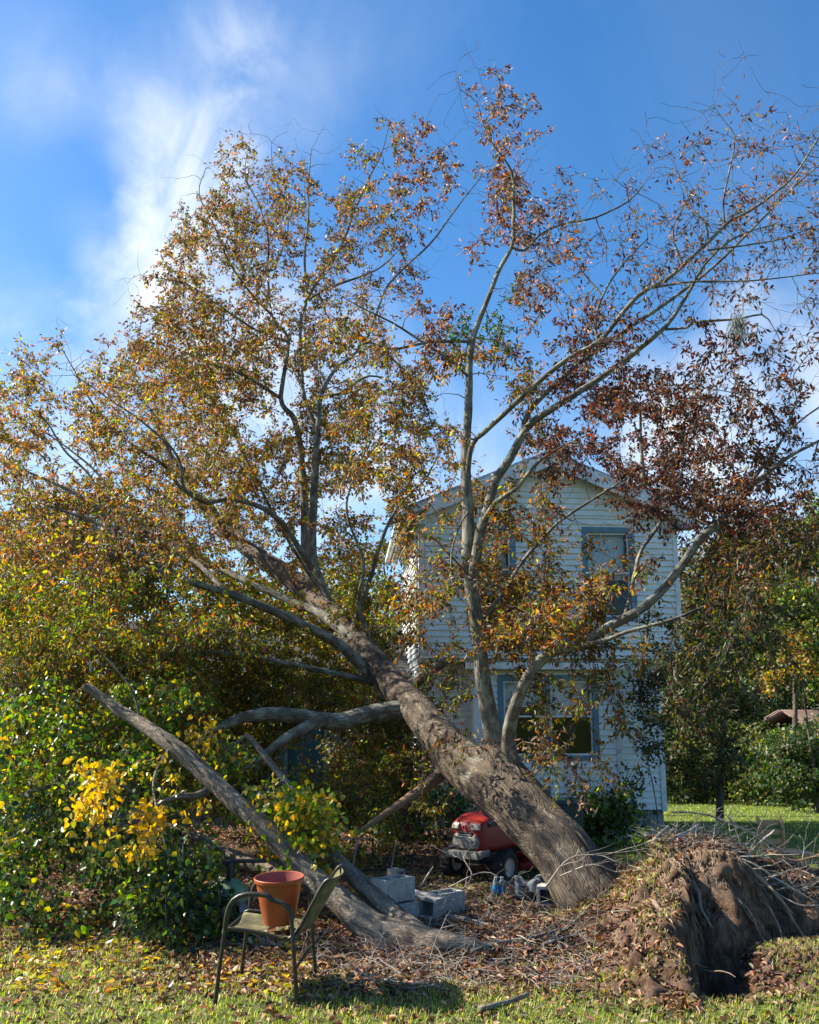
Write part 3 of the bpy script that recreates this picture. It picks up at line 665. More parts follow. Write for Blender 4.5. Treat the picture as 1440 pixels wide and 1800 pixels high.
# ------------------------------------------------------------------ fallen oak: limbs traced on the photograph (px, py, depth, width px)
ob = Vector((2.0, 8.3, 0)); oak = empty('fallen_oak_tree', ob, 0, 'huge uprooted oak with brown and orange leaves leaning left onto the house', 'tree')
TRUNK = [(1108, 1660, 8.3, 158), (1066, 1610, 8.4, 128), (1028, 1560, 8.5, 108), (993, 1500, 8.7, 102), (950, 1455, 8.95, 98), (908, 1414, 9.2, 94), (852, 1372, 9.7, 84), (805, 1335, 10.2, 74), (772, 1294, 10.8, 62), (735, 1248, 11.5, 56), (687, 1198, 12.5, 48), (640, 1142, 13.3, 43), (600, 1100, 14.2, 40), (547, 1045, 15.3, 36), (480, 995, 16.4, 31), (415, 948, 17.4, 24), (350, 880, 18.2, 16), (300, 800, 18.6, 10), (265, 720, 18.8, 5)]
LIMBS = [
 ('limb', [(662, 1195, 12.9, 44), (600, 1135, 12.8, 34), (532, 1098, 12.6, 30), (480, 1075, 12.4, 27), (400, 1042, 12.2, 24), (327, 1020, 12.0, 22), (267, 988, 11.8, 20), (207, 955, 11.6, 18), (180, 900, 11.4, 15), (133, 868, 11.3, 12), (60, 835, 11.2, 8), (0, 812, 11.1, 5), (-60, 790, 11, 3)]),
 ('limb', [(655, 1200, 12.8, 26), (612, 1189, 12.6, 20), (564, 1178, 12.4, 17), (500, 1165, 12.2, 14), (449, 1154, 12, 12), (380, 1148, 11.8, 11), (300, 1150, 11.5, 10), (200, 1177, 11.2, 9), (133, 1203, 11, 8), (70, 1230, 10.9, 5)]),
 ('limb', [(745, 1250, 11.7, 60), (691, 1250, 11.6, 44), (643, 1257, 11.4, 38), (600, 1268, 11.2, 36), (563, 1266, 11.1, 35), (493, 1254, 10.9, 30), (445, 1256, 10.8, 26), (400, 1272, 10.7, 20), (360, 1290, 10.6, 12), (330, 1320, 10.5, 6)]),
 ('limb', [(575, 1264, 11.1, 30), (548, 1274, 10.9, 25), (500, 1300, 10.6, 20), (468, 1325, 10.5, 15), (430, 1350, 10.3, 8), (400, 1385, 10.2, 4)]),
 ('broken_stub', [(700, 1220, 12.2, 30), (730, 1200, 12.0, 20), (752, 1186, 11.8, 18), (775, 1170, 11.7, 16), (800, 1158, 11.6, 12)]),
 ('torn_limb', [(800, 1340, 10.5, 26), (760, 1372, 10.3, 20), (720, 1402, 10.1, 17), (672, 1436, 9.9, 12), (640, 1458, 9.8, 7), (617, 1478, 9.8, 2)]),
 ('limb', [(905, 1375, 9.45, 44), (878, 1335, 9.55, 44), (868, 1290, 9.6, 40), (852, 1210, 9.6, 33), (842, 1140, 9.6, 29), (832, 1060, 9.6, 27), (822, 980, 9.6, 26), (822, 900, 9.6, 24), (819, 790, 9.6, 20), (824, 690, 9.7, 16), (831, 600, 9.8, 13), (856, 529, 9.8, 10), (878, 473, 9.9, 9), (900, 432, 9.9, 8), (903, 390, 9.9, 8), (903, 318, 10, 6), (894, 290, 10, 4.5), (867, 255, 10, 3.5), (845, 210, 10, 2.6), (838, 180, 10, 2), (811, 158, 10, 1.4)]),
 ('limb', [(830, 1020, 9.5, 22), (842, 935, 9.4, 21), (857, 893, 9.4, 20), (869, 849, 9.4, 20), (898, 804, 9.4, 18), (918, 764, 9.4, 16), (940, 738, 9.4, 15), (1002, 698, 9.3, 14), (1079, 650, 9.3, 13), (1134, 605, 9.2, 11), (1171, 574, 9.2, 9), (1196, 538, 9.2, 8), (1214, 510, 9.2, 7), (1240, 465, 9.2, 5), (1290, 420, 9.1, 4), (1370, 390, 9.1, 2.5)]),
 ('limb', [(914, 770, 9.4, 12), (925, 735, 9.6, 12), (940, 709, 9.7, 12), (992, 661, 9.8, 11), (1034, 626, 9.9, 11), (1079, 595, 10, 10), (1130, 560, 10.1, 9), (1200, 512, 10.2, 7.5), (1265, 460, 10.3, 6), (1330, 395, 10.4, 5), (1390, 335, 10.5, 4), (1440, 290, 10.6, 3), (1490, 250, 10.6, 2)]),
 ('limb', [(821, 850, 9.6, 12), (828, 784, 9.4, 11), (849, 762, 9.3, 11), (872, 740, 9.2, 11), (940, 675, 9.0, 11), (999, 629, 8.9, 11), (1055, 598, 8.8, 10), (1120, 522, 8.7, 9), (1171, 492, 8.7, 9), (1214, 455, 8.7, 8), (1254, 418, 8.7, 8), (1281, 391, 8.7, 7), (1321, 370, 8.7, 6), (1367, 336, 8.7, 5), (1400, 305, 8.7, 4), (1440, 240, 8.7, 3), (1480, 190, 8.7, 2)]),
 ('branch', [(1171, 578, 9.2, 6), (1208, 575, 9.1, 6), (1223, 566, 9, 6), (1300, 560, 8.9, 5), (1339, 553, 8.9, 4), (1358, 575, 8.8, 2), (1372, 600, 8.8, 1.5)]),
 ('branch', [(1150, 505, 8.7, 6), (1220, 495, 8.6, 5), (1300, 494, 8.5, 4), (1370, 488, 8.4, 3), (1440, 480, 8.3, 2)]),
 ('branch', [(1245, 440, 8.7, 5), (1310, 431, 8.8, 4), (1380, 418, 8.8, 3), (1440, 395, 8.9, 2)]),
 ('limb', [(915, 1375, 9.35, 44), (898, 1340, 9.35, 44), (894, 1300, 9.3, 38), (905, 1245, 9.1, 33), (920, 1205, 9.0, 30), (938, 1175, 8.9, 29), (966, 1147, 8.9, 27), (1022, 1131, 8.8, 26), (1071, 1102, 8.8, 25), (1115, 1078, 8.7, 24), (1155, 1046, 8.7, 23), (1200, 990, 8.6, 21), (1236, 941, 8.6, 19), (1266, 921, 8.6, 18), (1301, 871, 8.5, 16), (1350, 831, 8.5, 13), (1391, 800, 8.5, 10), (1440, 775, 8.5, 7), (1500, 740, 8.5, 4)]),
 ('branch', [(1305, 868, 8.5, 10), (1340, 820, 8.4, 8), (1357, 803, 8.4, 7), (1378, 765, 8.4, 6), (1405, 740, 8.4, 5), (1440, 715, 8.4, 4), (1480, 690, 8.4, 2)]),
 ('branch', [(1378, 765, 8.4, 4), (1360, 730, 8.4, 4), (1335, 705, 8.4, 3), (1290, 690, 8.4, 2.5), (1230, 680, 8.4, 2)]),
 ('branch', [(1385, 755, 8.4, 3), (1400, 700, 8.3, 3), (1395, 660, 8.3, 2.5), (1440, 600, 8.3, 2)]),
 ('branch', [(1020, 1133, 8.8, 13), (1060, 1128, 8.5, 10), (1100, 1112, 8.4, 9), (1145, 1100, 8.3, 8), (1195, 1085, 8.2, 7), (1240, 1066, 8.2, 5), (1290, 1063, 8.1, 4), (1345, 1065, 8.1, 2.5)]),
 ('branch', [(980, 1143, 8.9, 9), (1060, 1138, 9.2, 7), (1120, 1143, 9.4, 5), (1180, 1150, 9.6, 3)]),
 ('branch', [(845, 925, 9.4, 13), (870, 885, 9.2, 12), (910, 857, 9.0, 10), (942, 816, 8.9, 8), (982, 788, 8.8, 5), (1030, 765, 8.7, 3)]),
 ('branch', [(850, 1085, 9.5, 9), (885, 1040, 9.8, 9), (920, 985, 10.1, 9), (958, 941, 10.4, 8), (994, 909, 10.6, 7), (1050, 873, 10.8, 6), (1103, 840, 11, 4)]),
 ('branch', [(1100, 1080, 8.8, 9), (1123, 982, 9.6, 9), (1147, 941, 9.9, 9), (1175, 893, 10.2, 7), (1195, 840, 10.5, 5), (1210, 780, 10.7, 3)]),
 ('branch', [(825, 1010, 9.5, 5), (800, 985, 9.3, 5), (760, 945, 9.2, 4), (730, 935, 9.1, 3)]),
 ('branch', [(822, 900, 9.5, 5), (808, 925, 9.3, 4), (797, 960, 9.2, 4), (793, 1000, 9.1, 3), (800, 1040, 9, 2)]),
 ('branch', [(833, 600, 9.8, 8), (792, 599, 9.7, 8), (744, 603, 9.6, 8), (702, 613, 9.5, 7), (666, 608, 9.4, 6), (630, 590, 9.3, 4), (590, 560, 9.2, 2)]),
 ('branch', [(822, 660, 9.6, 7), (790, 632, 9.4, 6), (742, 601, 9.3, 6), (691, 568, 9.2, 5), (641, 543, 9.1, 3.5), (600, 520, 9, 2)]),
 ('branch', [(900, 435, 9.9, 6), (922, 440, 9.9, 6), (950, 412, 9.9, 5.5), (992, 393, 9.8, 5), (1047, 382, 9.8, 5), (1104, 354, 9.7, 4), (1130, 325, 9.7, 2.5), (1150, 295, 9.7, 1.5)]),
 ('branch', [(1050, 600, 8.8, 7), (1045, 560, 8.9, 6), (1058, 520, 9, 6), (1075, 490, 9, 5), (1105, 455, 9.1, 4), (1140, 420, 9.1, 3)]),
 ('branch', [(1058, 518, 9, 5), (1035, 490, 9.1, 4), (1015, 465, 9.1, 3), (1005, 440, 9.1, 2)]),
 ('branch', [(1276, 400, 8.7, 5), (1272, 350, 8.7, 4.5), (1285, 290, 8.7, 4), (1292, 240, 8.7, 3), (1275, 215, 8.7, 2), (1258, 190, 8.7, 1.5)]),
 ('branch', [(1200, 465, 8.7, 5), (1187, 430, 8.7, 5), (1185, 400, 8.7, 4), (1200, 370, 8.7, 3), (1215, 340, 8.7, 2)]),
 ('branch', [(1245, 425, 8.7, 5), (1240, 390, 8.7, 4.5), (1217, 370, 8.8, 4), (1205, 330, 8.8, 3), (1190, 300, 8.8, 2)]),
 # left crown, vertical stems
 ('limb', [(560, 1062, 15.3, 34), (545, 1020, 15.6, 28), (537, 961, 15.9, 26), (535, 878, 16, 25), (532, 822, 16, 22), (519, 739, 16, 18), (494, 700, 16, 15), (507, 600, 16.1, 10), (478, 554, 16.1, 8), (471, 474, 16.2, 7), (471, 416, 16.2, 6), (453, 355, 16.3, 4.5), (431, 315, 16.3, 3), (434, 270, 16.3, 2)]),
 ('limb', [(590, 1085, 14.6, 34), (562, 1020, 14.8, 28), (549, 969, 14.9, 27), (552, 878, 15, 25), (556, 794, 15, 21), (560, 739, 15, 17), (564, 697, 15, 15), (585, 655, 15, 12), (611, 632, 15, 10), (640, 605, 15, 9), (655, 570, 15, 8), (680, 505, 15, 7), (720, 462, 15, 6), (760, 424, 15, 6), (789, 385, 15, 5), (817, 348, 15, 4), (847, 310, 15, 2.5)]),
 ('limb', [(556, 760, 15, 14), (535, 700, 15.4, 12), (529, 633, 15.6, 11), (529, 561, 15.7, 10), (540, 525, 15.8, 9), (536, 453, 15.9, 8), (543, 380, 16, 6), (543, 308, 16, 4), (548, 262, 16, 2)]),
 ('branch', [(540, 525, 15.8, 8), (565, 482, 15.7, 7), (601, 431, 15.6, 6), (623, 373, 15.5, 5), (648, 315, 15.4, 4), (670, 272, 15.3, 3), (684, 222, 15.3, 1.5)]),
 ('branch', [(535, 530, 15.8, 6), (576, 507, 15.4, 6), (637, 485, 15.1, 5), (673, 467, 15, 4), (709, 431, 14.9, 2)]),
 ('branch', [(478, 554, 16.1, 6), (440, 515, 15.6, 5.5), (400, 455, 15.3, 5), (378, 400, 15.1, 4), (350, 340, 15, 2.5), (362, 295, 15, 1.5)]),
 ('branch', [(507, 600, 16.1, 7), (450, 580, 15.6, 6), (390, 540, 15.2, 5), (330, 500, 14.9, 4), (265, 485, 14.7, 2)]),
 ('branch', [(471, 480, 16.2, 5), (500, 430, 16.6, 4), (505, 370, 16.8, 3), (480, 300, 17, 2), (478, 250, 17, 1.4)]),
 ('branch', [(494, 700, 16, 9), (430, 660, 15.3, 8), (370, 640, 14.8, 7), (300, 610, 14.4, 5), (250, 600, 14.2, 3)]),
 ('branch', [(400, 945, 17.4, 14), (367, 885, 17, 12), (320, 860, 16.6, 10), (290, 820, 16.2, 8), (230, 780, 15.8, 6), (170, 720, 15.4, 5), (130, 650, 15.2, 3), (110, 615, 15.1, 2)]),
 ('branch', [(548, 1000, 14.6, 15), (480, 905, 14, 13), (400, 877, 13.6, 11), (367, 885, 13.4, 10), (325, 860, 13.2, 8), (313, 803, 13, 7), (250, 740, 12.8, 5), (190, 700, 12.6, 4), (130, 660, 12.5, 2.5)]),
 ('branch', [(327, 1020, 12, 12), (260, 1000, 11.6, 8), (205, 1040, 11.4, 7), (180, 1080, 11.2, 6), (150, 1110, 11, 5), (110, 1150, 10.9, 3)]),
 ('branch', [(180, 925, 11.4, 8), (130, 905, 11.3, 7), (70, 885, 11.2, 5), (0, 868, 11.1, 3)]),
 ('branch', [(180, 900, 11.4, 8), (160, 840, 11.6, 6), (110, 790, 11.7, 5), (80, 740, 11.8, 4), (30, 700, 11.9, 3), (0, 670, 12, 2)]),
 ('branch', [(400, 1042, 12.2, 14), (340, 985, 12.9, 12), (270, 940, 13.3, 9), (210, 880, 13.6, 7), (160, 820, 13.8, 5), (80, 760, 14, 3)]),
 ('branch', [(620, 1110, 13.7, 15), (650, 1020, 13.3, 12), (672, 950, 13, 9), (700, 890, 12.8, 6), (745, 845, 12.7, 4), (770, 800, 12.6, 2.5)]),
 ('branch', [(660, 1150, 13.2, 12), (630, 1060, 13.1, 10), (640, 990, 13, 8), (610, 900, 13, 6), (625, 830, 13, 4), (660, 760, 13, 2.5)]),
 ('branch', [(572, 1055, 15, 10), (500, 940, 15, 8), (440, 820, 14.8, 7), (400, 740, 14.6, 5), (350, 680, 14.5, 3)]),
 ('branch', [(655, 605, 15, 6), (700, 640, 15.2, 5), (740, 690, 15.4, 4), (760, 750, 15.5, 2.5)]),
 ('limb', [(1000, 1500, 8.75, 100), (945, 1432, 9.05, 100), (900, 1376, 9.35, 90), (878, 1338, 9.5, 64), (866, 1304, 9.6, 36), (860, 1270, 9.65, 22)]),
 ('branch', [(640, 1150, 13.2, 30), (600, 1108, 13.7, 26), (560, 1080, 14.1, 22), (500, 1052, 14.5, 19), (440, 1026, 14.8, 16), (390, 1002, 15.1, 13), (335, 984, 15.4, 9), (280, 960, 15.6, 5)]),
 ('branch', [(560, 697, 15, 8), (600, 690, 14.8, 7), (650, 660, 14.6, 5), (700, 680, 14.5, 3.5), (740, 720, 14.4, 2)]),
]
def thin(k, i, pts):
    if i in (0, 1): m_ = .56
    elif i in (4, 5): m_ = 1.0
    elif k == 'limb': m_ = (.7 if i == 13 else .84) if pts[0][0] > 690 or i in (2, 3) else .55
    else: m_ = .74
    return [(x, y, d, max(w_ * m_, 1.2)) for x, y, d, w_ in pts]
LIMBS = [(a, thin(a, i, b)) for i, (a, b) in enumerate(LIMBS)]
def trace(pts, step=.1, wob=.012):
    w3 = np.array([[*P(x, y, d), 0] for x, y, d, wd in pts]); 
    for i, (x, y, d, wd) in enumerate(pts): w3[i, 3] = wd / 2 * fwd(w3[i]) / F
    q = catmull(w3, step); c = q[:, :3]; r = np.maximum(q[:, 3], .003) 
    s_ = np.arange(len(c)) * step
    sd = rng.random() * 99
    c = c + np.stack([fbm(s_ * 1.6, sd, 0), fbm(s_ * 1.6, sd, 7), fbm(s_ * 1.6, sd, 13)], -1) * (wob + np.minimum(r[:, None] * .2, .02))
    return c, r
SK = Skel()
# main trunk with real bark relief
tc_, tr_ = trace(TRUNK, .05, .004)
k = 96; th = np.arange(k) * 2 * np.pi / k; ln = np.arange(len(tc_)) * .05
A, Ln = np.meshgrid(th, ln)
rel = 1 + .07 * fbm(np.cos(A) * 1.3, np.sin(A) * 1.3, Ln * .8, 3)
rg = 1 - np.abs(fbm(np.cos(A + Ln * .25) * 7, np.sin(A + Ln * .25) * 7, Ln * 1.4, 4)) * 2.2
rel = rel + .06 * rg + .016 * fbm(np.cos(A) * 22, np.sin(A) * 22, Ln * 7, 2)
flare = 1 + .22 * np.clip(1 - Ln / 1.2, 0, 1) ** 2 * (.5 + .5 * np.cos(A * 5 + 1))
rel = rel + .22 * np.exp(-((Ln - 2.05) / .45) ** 2) * np.clip(np.cos(A - 1.6), 0, 1) if False else rel
v, f, b = tube_np(tc_, tr_[:, None] * rel * flare, k)
b[:, :2] = np.stack([np.cos(A) * tr_[:, None], np.sin(A) * tr_[:, None]], -1).reshape(-1, 2)
obj_np('trunk', v, f, M['oak_bark'], oak, attrs=b, smooth=True)
SK.add(tc_[::3], tr_[::3]); limb_px = []
for nm, pts in LIMBS:
    c, r = trace(pts, .1 if pts[0][3] > 15 else .12)
    big = r[0] > .05; kk = 40 if r[0] > .1 else 20 if big else 8
    A, Ln = np.meshgrid(np.arange(kk) * 2 * np.pi / kk, np.arange(len(c)) * .1)
    rel = 1 + .10 * fbm(np.cos(A) * 1.2, np.sin(A) * 1.2, Ln * 2, 3) + (.05 * fbm(np.cos(A) * 5, np.sin(A) * 5, Ln * 4, 3) if big else 0)
    v, f, b = tube_np(c, r[:, None] * rel, kk)
    o = obj_np('branch' if nm == 'branch' else 'limb', v, f, M['stripped'] if nm == 'torn_limb' else M['oak_bark'] if pts[0][3] > 70 else M['limb_bark'], oak, attrs=b, smooth=True)
    if nm == 'torn_limb': o['label'] = 'broken limb with torn reddish bark'
    if nm == 'broken_stub': o['label'] = 'short broken stub on the upper side of the trunk'
    SK.add(c, r)
    for x, y, d, wd in pts: limb_px.append((x, y, d))
for x, y, d, wd in TRUNK[4:]: limb_px.append((x, y, d + .3))
LP = np.array(limb_px)
# side twigs springing from every traced limb
for nm, pts in LIMBS:
    if nm in ('torn_limb', 'broken_stub'): continue
    n_ = len(pts)
    for j in range(n_ * 4):
        i = rng.uniform(n_ * .35, n_ - 1.01); a = pts[int(i)]; b2 = pts[int(i) + 1]; t = i % 1
        if a[3] > 18: continue
        x, y, d = (a[q] + (b2[q] - a[q]) * t for q in range(3)); L0 = rng.uniform(.25, .8)
        dx, dy = b2[0] - a[0], b2[1] - a[1]; an = math.atan2(dy, dx) + rng.choice([-1, 1]) * rng.uniform(.4, 1.0)
        px_ = x + math.cos(an) * L0 * F / d; py_ = y + math.sin(an) * L0 * F / d - 12
        SK.grow(np.array(P(px_, py_, d + rng.normal(0, .35))), .0018)

# density and colour of the foliage, read off the photograph in 60 px cells (rows from y=120)
DEN = ["000000000000011000000000", "000000000001112100000211", "000000112112134320012223", "000000444222224431112233", "000002555444103353222323", "000015554422014432233232", "000046554421125432232221", "000166654442235434331110", "123466665455333333333111", "344566665565333333333211", "445566654665433343333211", "455566665666433343333221", "566666654555113334344432", "667766654555112210115653", "777776544555134311115653", "888765666665446645544430", "888887666663156664324430", "887777776654345533334320", "888877765655322211222110", "777776656556310100111000", "665555434556300111000000", "333333333455200000000000", "221111111122000000000000"]
def zone(px, py):
    if py < 620 and 790 < px < 910 and py > 430 and abs(px - (830 + (620 - py) * .38)) < 55: return {'G': 5, 'g': 3, 'b': 1}
    if px > 960 and 560 < py < 920: return {'m': 5, 'b': 2, 'k': 3, 'o': .4, 's': .6}
    if py < 620 and px > 700: return {'m': 2.5, 'b': 4, 'p': 2.4, 'k': 2, 'o': 1, 's': 1.4, 'l': .6}
    if px > 1140 and py > 880 and py < 1060: return {'l': 3, 'b': 3, 'k': 2, 'o': .9, 'd': 2, 'm': .8}
    if px > 1140 and py > 1060: return {'d': 3, 'g': 1.6, 'k': 2.2, 'l': 1.4, 'b': .8}
    if py < 620: return {'b': 4, 'l': 3, 'k': 1.2, 'p': .8, 'o': 1.3, 's': .7, 'g': .9, 'y': .2}
    if px > 700: return {'b': 3, 'o': 3, 'l': 2.6, 'm': 1.2, 'y': .9, 'g': 1, 's': .6} if py < 1150 else {'l': 3, 'b': 2.4, 'g': 2, 'o': 1, 'y': .6, 'k': 1}
    if py < 1000: return {'o': 2.4, 'b': 3.0, 'l': 3.2, 'p': 1.4, 'y': 1.3, 'g': 1.1, 's': 1.0}
    return {'l': 3.0, 'y': 2.4, 'g': 2.2, 'o': 1.6, 'b': 1.5, 'v': 1.4, 'Y': .2}
LD = np.array([[*(np.array(a[:3]) + (np.array(b[:3]) - np.array(a[:3])) * t), a[3]] for nm, pts in LIMBS + [('trunk', TRUNK[11:])] for a, b in zip(pts, pts[1:]) if a[3] > 5.5 for t in np.linspace(0, 1, 7)[:-1]])
att = []
for r_, row in enumerate(DEN):
    for c_ in range(-1, 25):
        d = int(row[min(max(c_, 0), 23)]); nn = d * (2.5 if d < 6 else 3.1) * (.72 if c_ >= 15 and r_ < 9 else 1) * (.5 if c_ in (-1, 24) else 1)
        for q in range(int(nn + rng.random())):
            px, py = (c_ + rng.random()) * 60, 120 + (r_ + rng.random()) * 60
            # leaves come in clumps with gaps between them
            if vnoise(px / 55, py / 55, 3) < -.28 + (d > 5) * -.5: continue
            w_ = (LP[:, 0] - px) ** 2 + (LP[:, 1] - py) ** 2; j = np.argsort(w_)[:3]; dd = LP[rng.choice(j), 2] + (rng.normal(0, .6) if px > 700 else (rng.uniform(-3.6, -.8) if rng.random() < .3 and py < 1120 else rng.normal(.6, .95)))
            if px > 690 and py > 820: dd = min(dd, 14.2)
            j = np.argmin((LD[:, 0] - px) ** 2 + (LD[:, 1] + 14 - py) ** 2)
            if math.hypot(LD[j, 0] - px, LD[j, 1] + 14 - py) < 16 + LD[j, 3] * .9 and rng.random() < .85: dd = max(dd, LD[j, 2] + rng.uniform(.25, .7))
            x, y, z = ray(px, py); gd = 99
            if z < -.03: gd = gpt(px, py, .25).y
            dd = min(dd, gd - .2)
            if px < 730 and py > 1140: dd = max(dd, 10.6 if px < 380 else 12.4 if py < 1330 else 10.8); dd = min(dd, gd - .2)
            if dd < 6.5: continue
            att.append((px, py, dd))
att = np.array(att); ap = Pa(att[:, 0], att[:, 1], att[:, 2])
dmin = np.array([((SK.p[:SK.n:3] - a) ** 2).sum(1).min() for a in ap]); order = np.argsort(dmin)
LV_ = Leaves(); cc_ = 0
for i in order:
    px, py, dd = att[i]; q = SK.grow(ap[i])
    base = ap[i]; spec = zone(px, py); dens_f = 1.0
    nl = int(rng.uniform(55, 95)); 
    if py < 560 and px > 950: nl = int(nl * .3)
    if dd > 12.5: nl = int(nl * 1.35)
    nt_ = 5; sl = .13 + .010 * dd
    for t in range(nt_):
        dv = rnd_dirs(1, .15)[0] * sl * rng.uniform(.7, 1.5); m_ = np.linspace(0, 1, 4)[:, None]; pts = base + dv * m_ + np.array([0, 0, -.05]) * m_**2 + rng.normal(0, .01, (4, 3))
        if cc_ % 1 == 0: SK.geo(pts[::3] if t > 1 else pts, np.linspace(.0032, .0014, 2 if t > 1 else 4), 3)
        k_ = nl // nt_; tt = rng.random(k_) ** .7; pos = base + dv * tt[:, None] + rng.normal(0, .022, (k_, 3))
        if q is not None and t == 0 and len(q) > 3:
            e = rng.integers(len(q) // 2, len(q), k_); pos[::2] = (q[e] + rng.normal(0, .04, (k_, 3)))[::2]
        ln_ = rng.uniform(.042, .074, k_) * (1 + .025 * (dd - 9)); dr_ = rnd_dirs(k_, .6) + dv / np.linalg.norm(dv) * .7
        if dd > 12.5: v, f = lite_arrays(pos, dr_, rnd_dirs(k_), ln_, ln_ * rng.uniform(.38, .58, k_))
        else: v, f = leaf_arrays(pos, dr_, rnd_dirs(k_), ln_, ln_ * rng.uniform(.28, .44, k_), .35, .12)
        LV_.add(v, f, tints(k_, spec), 4 if dd > 12.5 else 6)
    cc_ += 1
SK.mesh('twigs', M['limb_bark'], oak)
tag(LV_.build('foliage', M['leaf'], oak), kind='stuff')
print('oak attractors', len(att), 'leaf verts', LV_.n, 'nodes', SK.n)

# dry brown leaves hanging in front of the lower window
DL = Leaves(); DS = Skel(4000); c0 = np.array(P(885, 1325, 9.3)); 
for tx, ty in [(960, 1300), (1000, 1335), (1015, 1350), (940, 1330), (980, 1310), (1030, 1400), (925, 1310), (1010, 1385), (960, 1345), (1040, 1415), (760, 1285), (800, 1300), (775, 1320)]:
    tg = np.array(P(tx, ty, 9.0 + rng.normal(0, .15))); st = np.array(P(800, 1290, 9.9)) if tx < 850 else c0
    DS.add(np.array([st, st + .01]), np.array([.01, .01])); q = DS.grow(tg, .002)
    if q is None: continue
    kx = 26; pos = q[rng.integers(len(q) // 3, len(q), kx)] + rng.normal(0, .05, (kx, 3)); l_ = rng.uniform(.05, .09, kx)
    v, f = leaf_arrays(pos, rnd_dirs(kx, .7), rnd_dirs(kx), l_, l_ * .42, .5, .25); DL.add(v, f, tints(kx, {'t': 3, 'b': 3, 'p': 2, 'l': 1}), 6)
DS.mesh('twigs', M['twig'], oak); tag(DL.build('dry_leaves', M['dry_leaf'], oak), kind='stuff')

# ------------------------------------------------------------------ root ball of the oak
gx = np.arange(.2, 5.2, .026); gy = np.arange(5.9, 9.7, .026); MX, MY = np.meshgrid(gx, gy); MZ = mound_z(MX, MY)
# overhanging clods: push the steep parts towards the camera
sl = np.gradient(MZ, .026, axis=0); push = np.clip(sl, 0, 2.5) * .05
DX = .03 * fbm(MX * 7, MY * 7, MZ * 7, 3); DY = -push + .09 * fbm(MX * 5, MZ * 6, MY * 5 + 9, 5) + .03 * fbm(MX * 16, MZ * 16, 3, 3)
low = MZ < gz(MX, MY) - .06
V = np.stack([MX + DX, MY + DY, MZ], -1).reshape(-1, 3); ny, nx = MX.shape; i = (np.arange(ny - 1)[:, None] * nx + np.arange(nx - 1)[None]).ravel()
ff_ = np.stack([i, i + 1, i + nx + 1, i + nx], -1); lf = low.ravel(); keep = ~lf[ff_].all(1); ff_ = ff_[keep]
m, n = mat_new('root_soil'); S = NT(n); g = S('ShaderNodeNewGeometry').outputs['Position']
mp = S('ShaderNodeMapping', {'Vector': g, 'Scale': (1, 1, .35)}).outputs[0]
c = S.ramp(S.noise(mp, 16, 9, .75, .6), [(.3, (.045, .028, .018)), (.45, (.14, .09, .06)), (.58, (.27, .18, .125)), (.72, (.44, .33, .24))])
c2 = S.ramp(S.noise(g, 3.5, 6, .65), [(.35, (.5, .42, .38)), (.65, (1, 1, 1))]); c = S.mix(.8, c, S.mix(1.0, c, c2, 'MULTIPLY'))
S.done(c, .95, .1, S.noise(mp, 38, 9, .75), 1.0, .035); M['root_soil'] = m
used = np.unique(ff_); rem = -np.ones(len(V), int); rem[used] = np.arange(len(used))
rb = obj_np('root_ball', V[used], rem[ff_], M['root_soil'], oak, smooth=True); rb['label'] = 'upturned plate of soil and hanging roots'
ico = bmesh.new(); bmesh.ops.create_icosphere(ico, subdivisions=1, radius=1); iv = np.array([v.co[:] for v in ico.verts]); ifc = np.array([[v.index for v in f.verts] for f in ico.faces]); ico.free()
CV, CF = [], []
for i in range(1500):
    if i < 1100: x = rng.uniform(1.95, 4.2); y = np.interp(x, [1.8, 2.4, 3, 3.8], [7.25, 7.15, 7.4, 7.5]) + rng.normal(0, .34)
    elif i < 1400: x = rng.uniform(1.7, 2.7); y = rng.uniform(6.1, 7.3)
    else: x = rng.uniform(.9, 4.2); y = rng.uniform(6.2, 8.4)
    z = float(max(mound_z(x, y), gz(x, y))); r0 = rng.choice([.010, .017, .028, .042], p=[.42, .34, .19, .05])
    q = iv * r0 * (1 + .9 * fbm(iv[:, 0] * 1.7 + i, iv[:, 1] * 1.7, iv[:, 2] * 1.7, 3)[:, None]) * np.array([rng.uniform(.8, 1.3), rng.uniform(.7, 1.1), rng.uniform(.7, 1.2)]) + np.array([x, y - .03, z + r0 * .2])
    CF.append(ifc + len(iv) * len(CV)); CV.append(q)
tag(obj_np('soil_clods', np.vstack(CV), np.vstack(CF), M['root_soil'], rb), kind='stuff')
RS = Skel(10)
for i in range(4200):
    if rng.random() < .86: x = rng.uniform(1.95, 4.0); y = np.interp(x, [1.8, 2.4, 3, 3.8], [7.25, 7.2, 7.4, 7.5]) + rng.normal(0, .36)
    else: x = rng.uniform(1.72, 2.6); y = rng.uniform(6.1, 7.5)
    z = float(mound_z(x, y)) + .02
    if z < -.35: continue
    L0 = rng.uniform(.06, .38); k = 6; t = np.linspace(0, 1, k)[:, None]; dv = np.array([rng.normal(0.05, .25), -rng.uniform(.1, .5), rng.uniform(-.3, .35)])
    pts = np.array([x, y - .03, z]) + dv * L0 * t + np.array([0, 0, -1.0]) * L0 * t**1.6 + rng.normal(0, .012, (k, 3)) * t
    pts[0, 1] += .08
    RS.geo(pts, np.linspace(rng.choice([.0025, .004, .007, .012], p=[.4, .38, .17, .05]), .0012, k), 3 if i % 6 else 5)
tag(obj_np('root_hairs', np.vstack(RS.tv), np.vstack(RS.tf), M['root'], rb), kind='stuff')
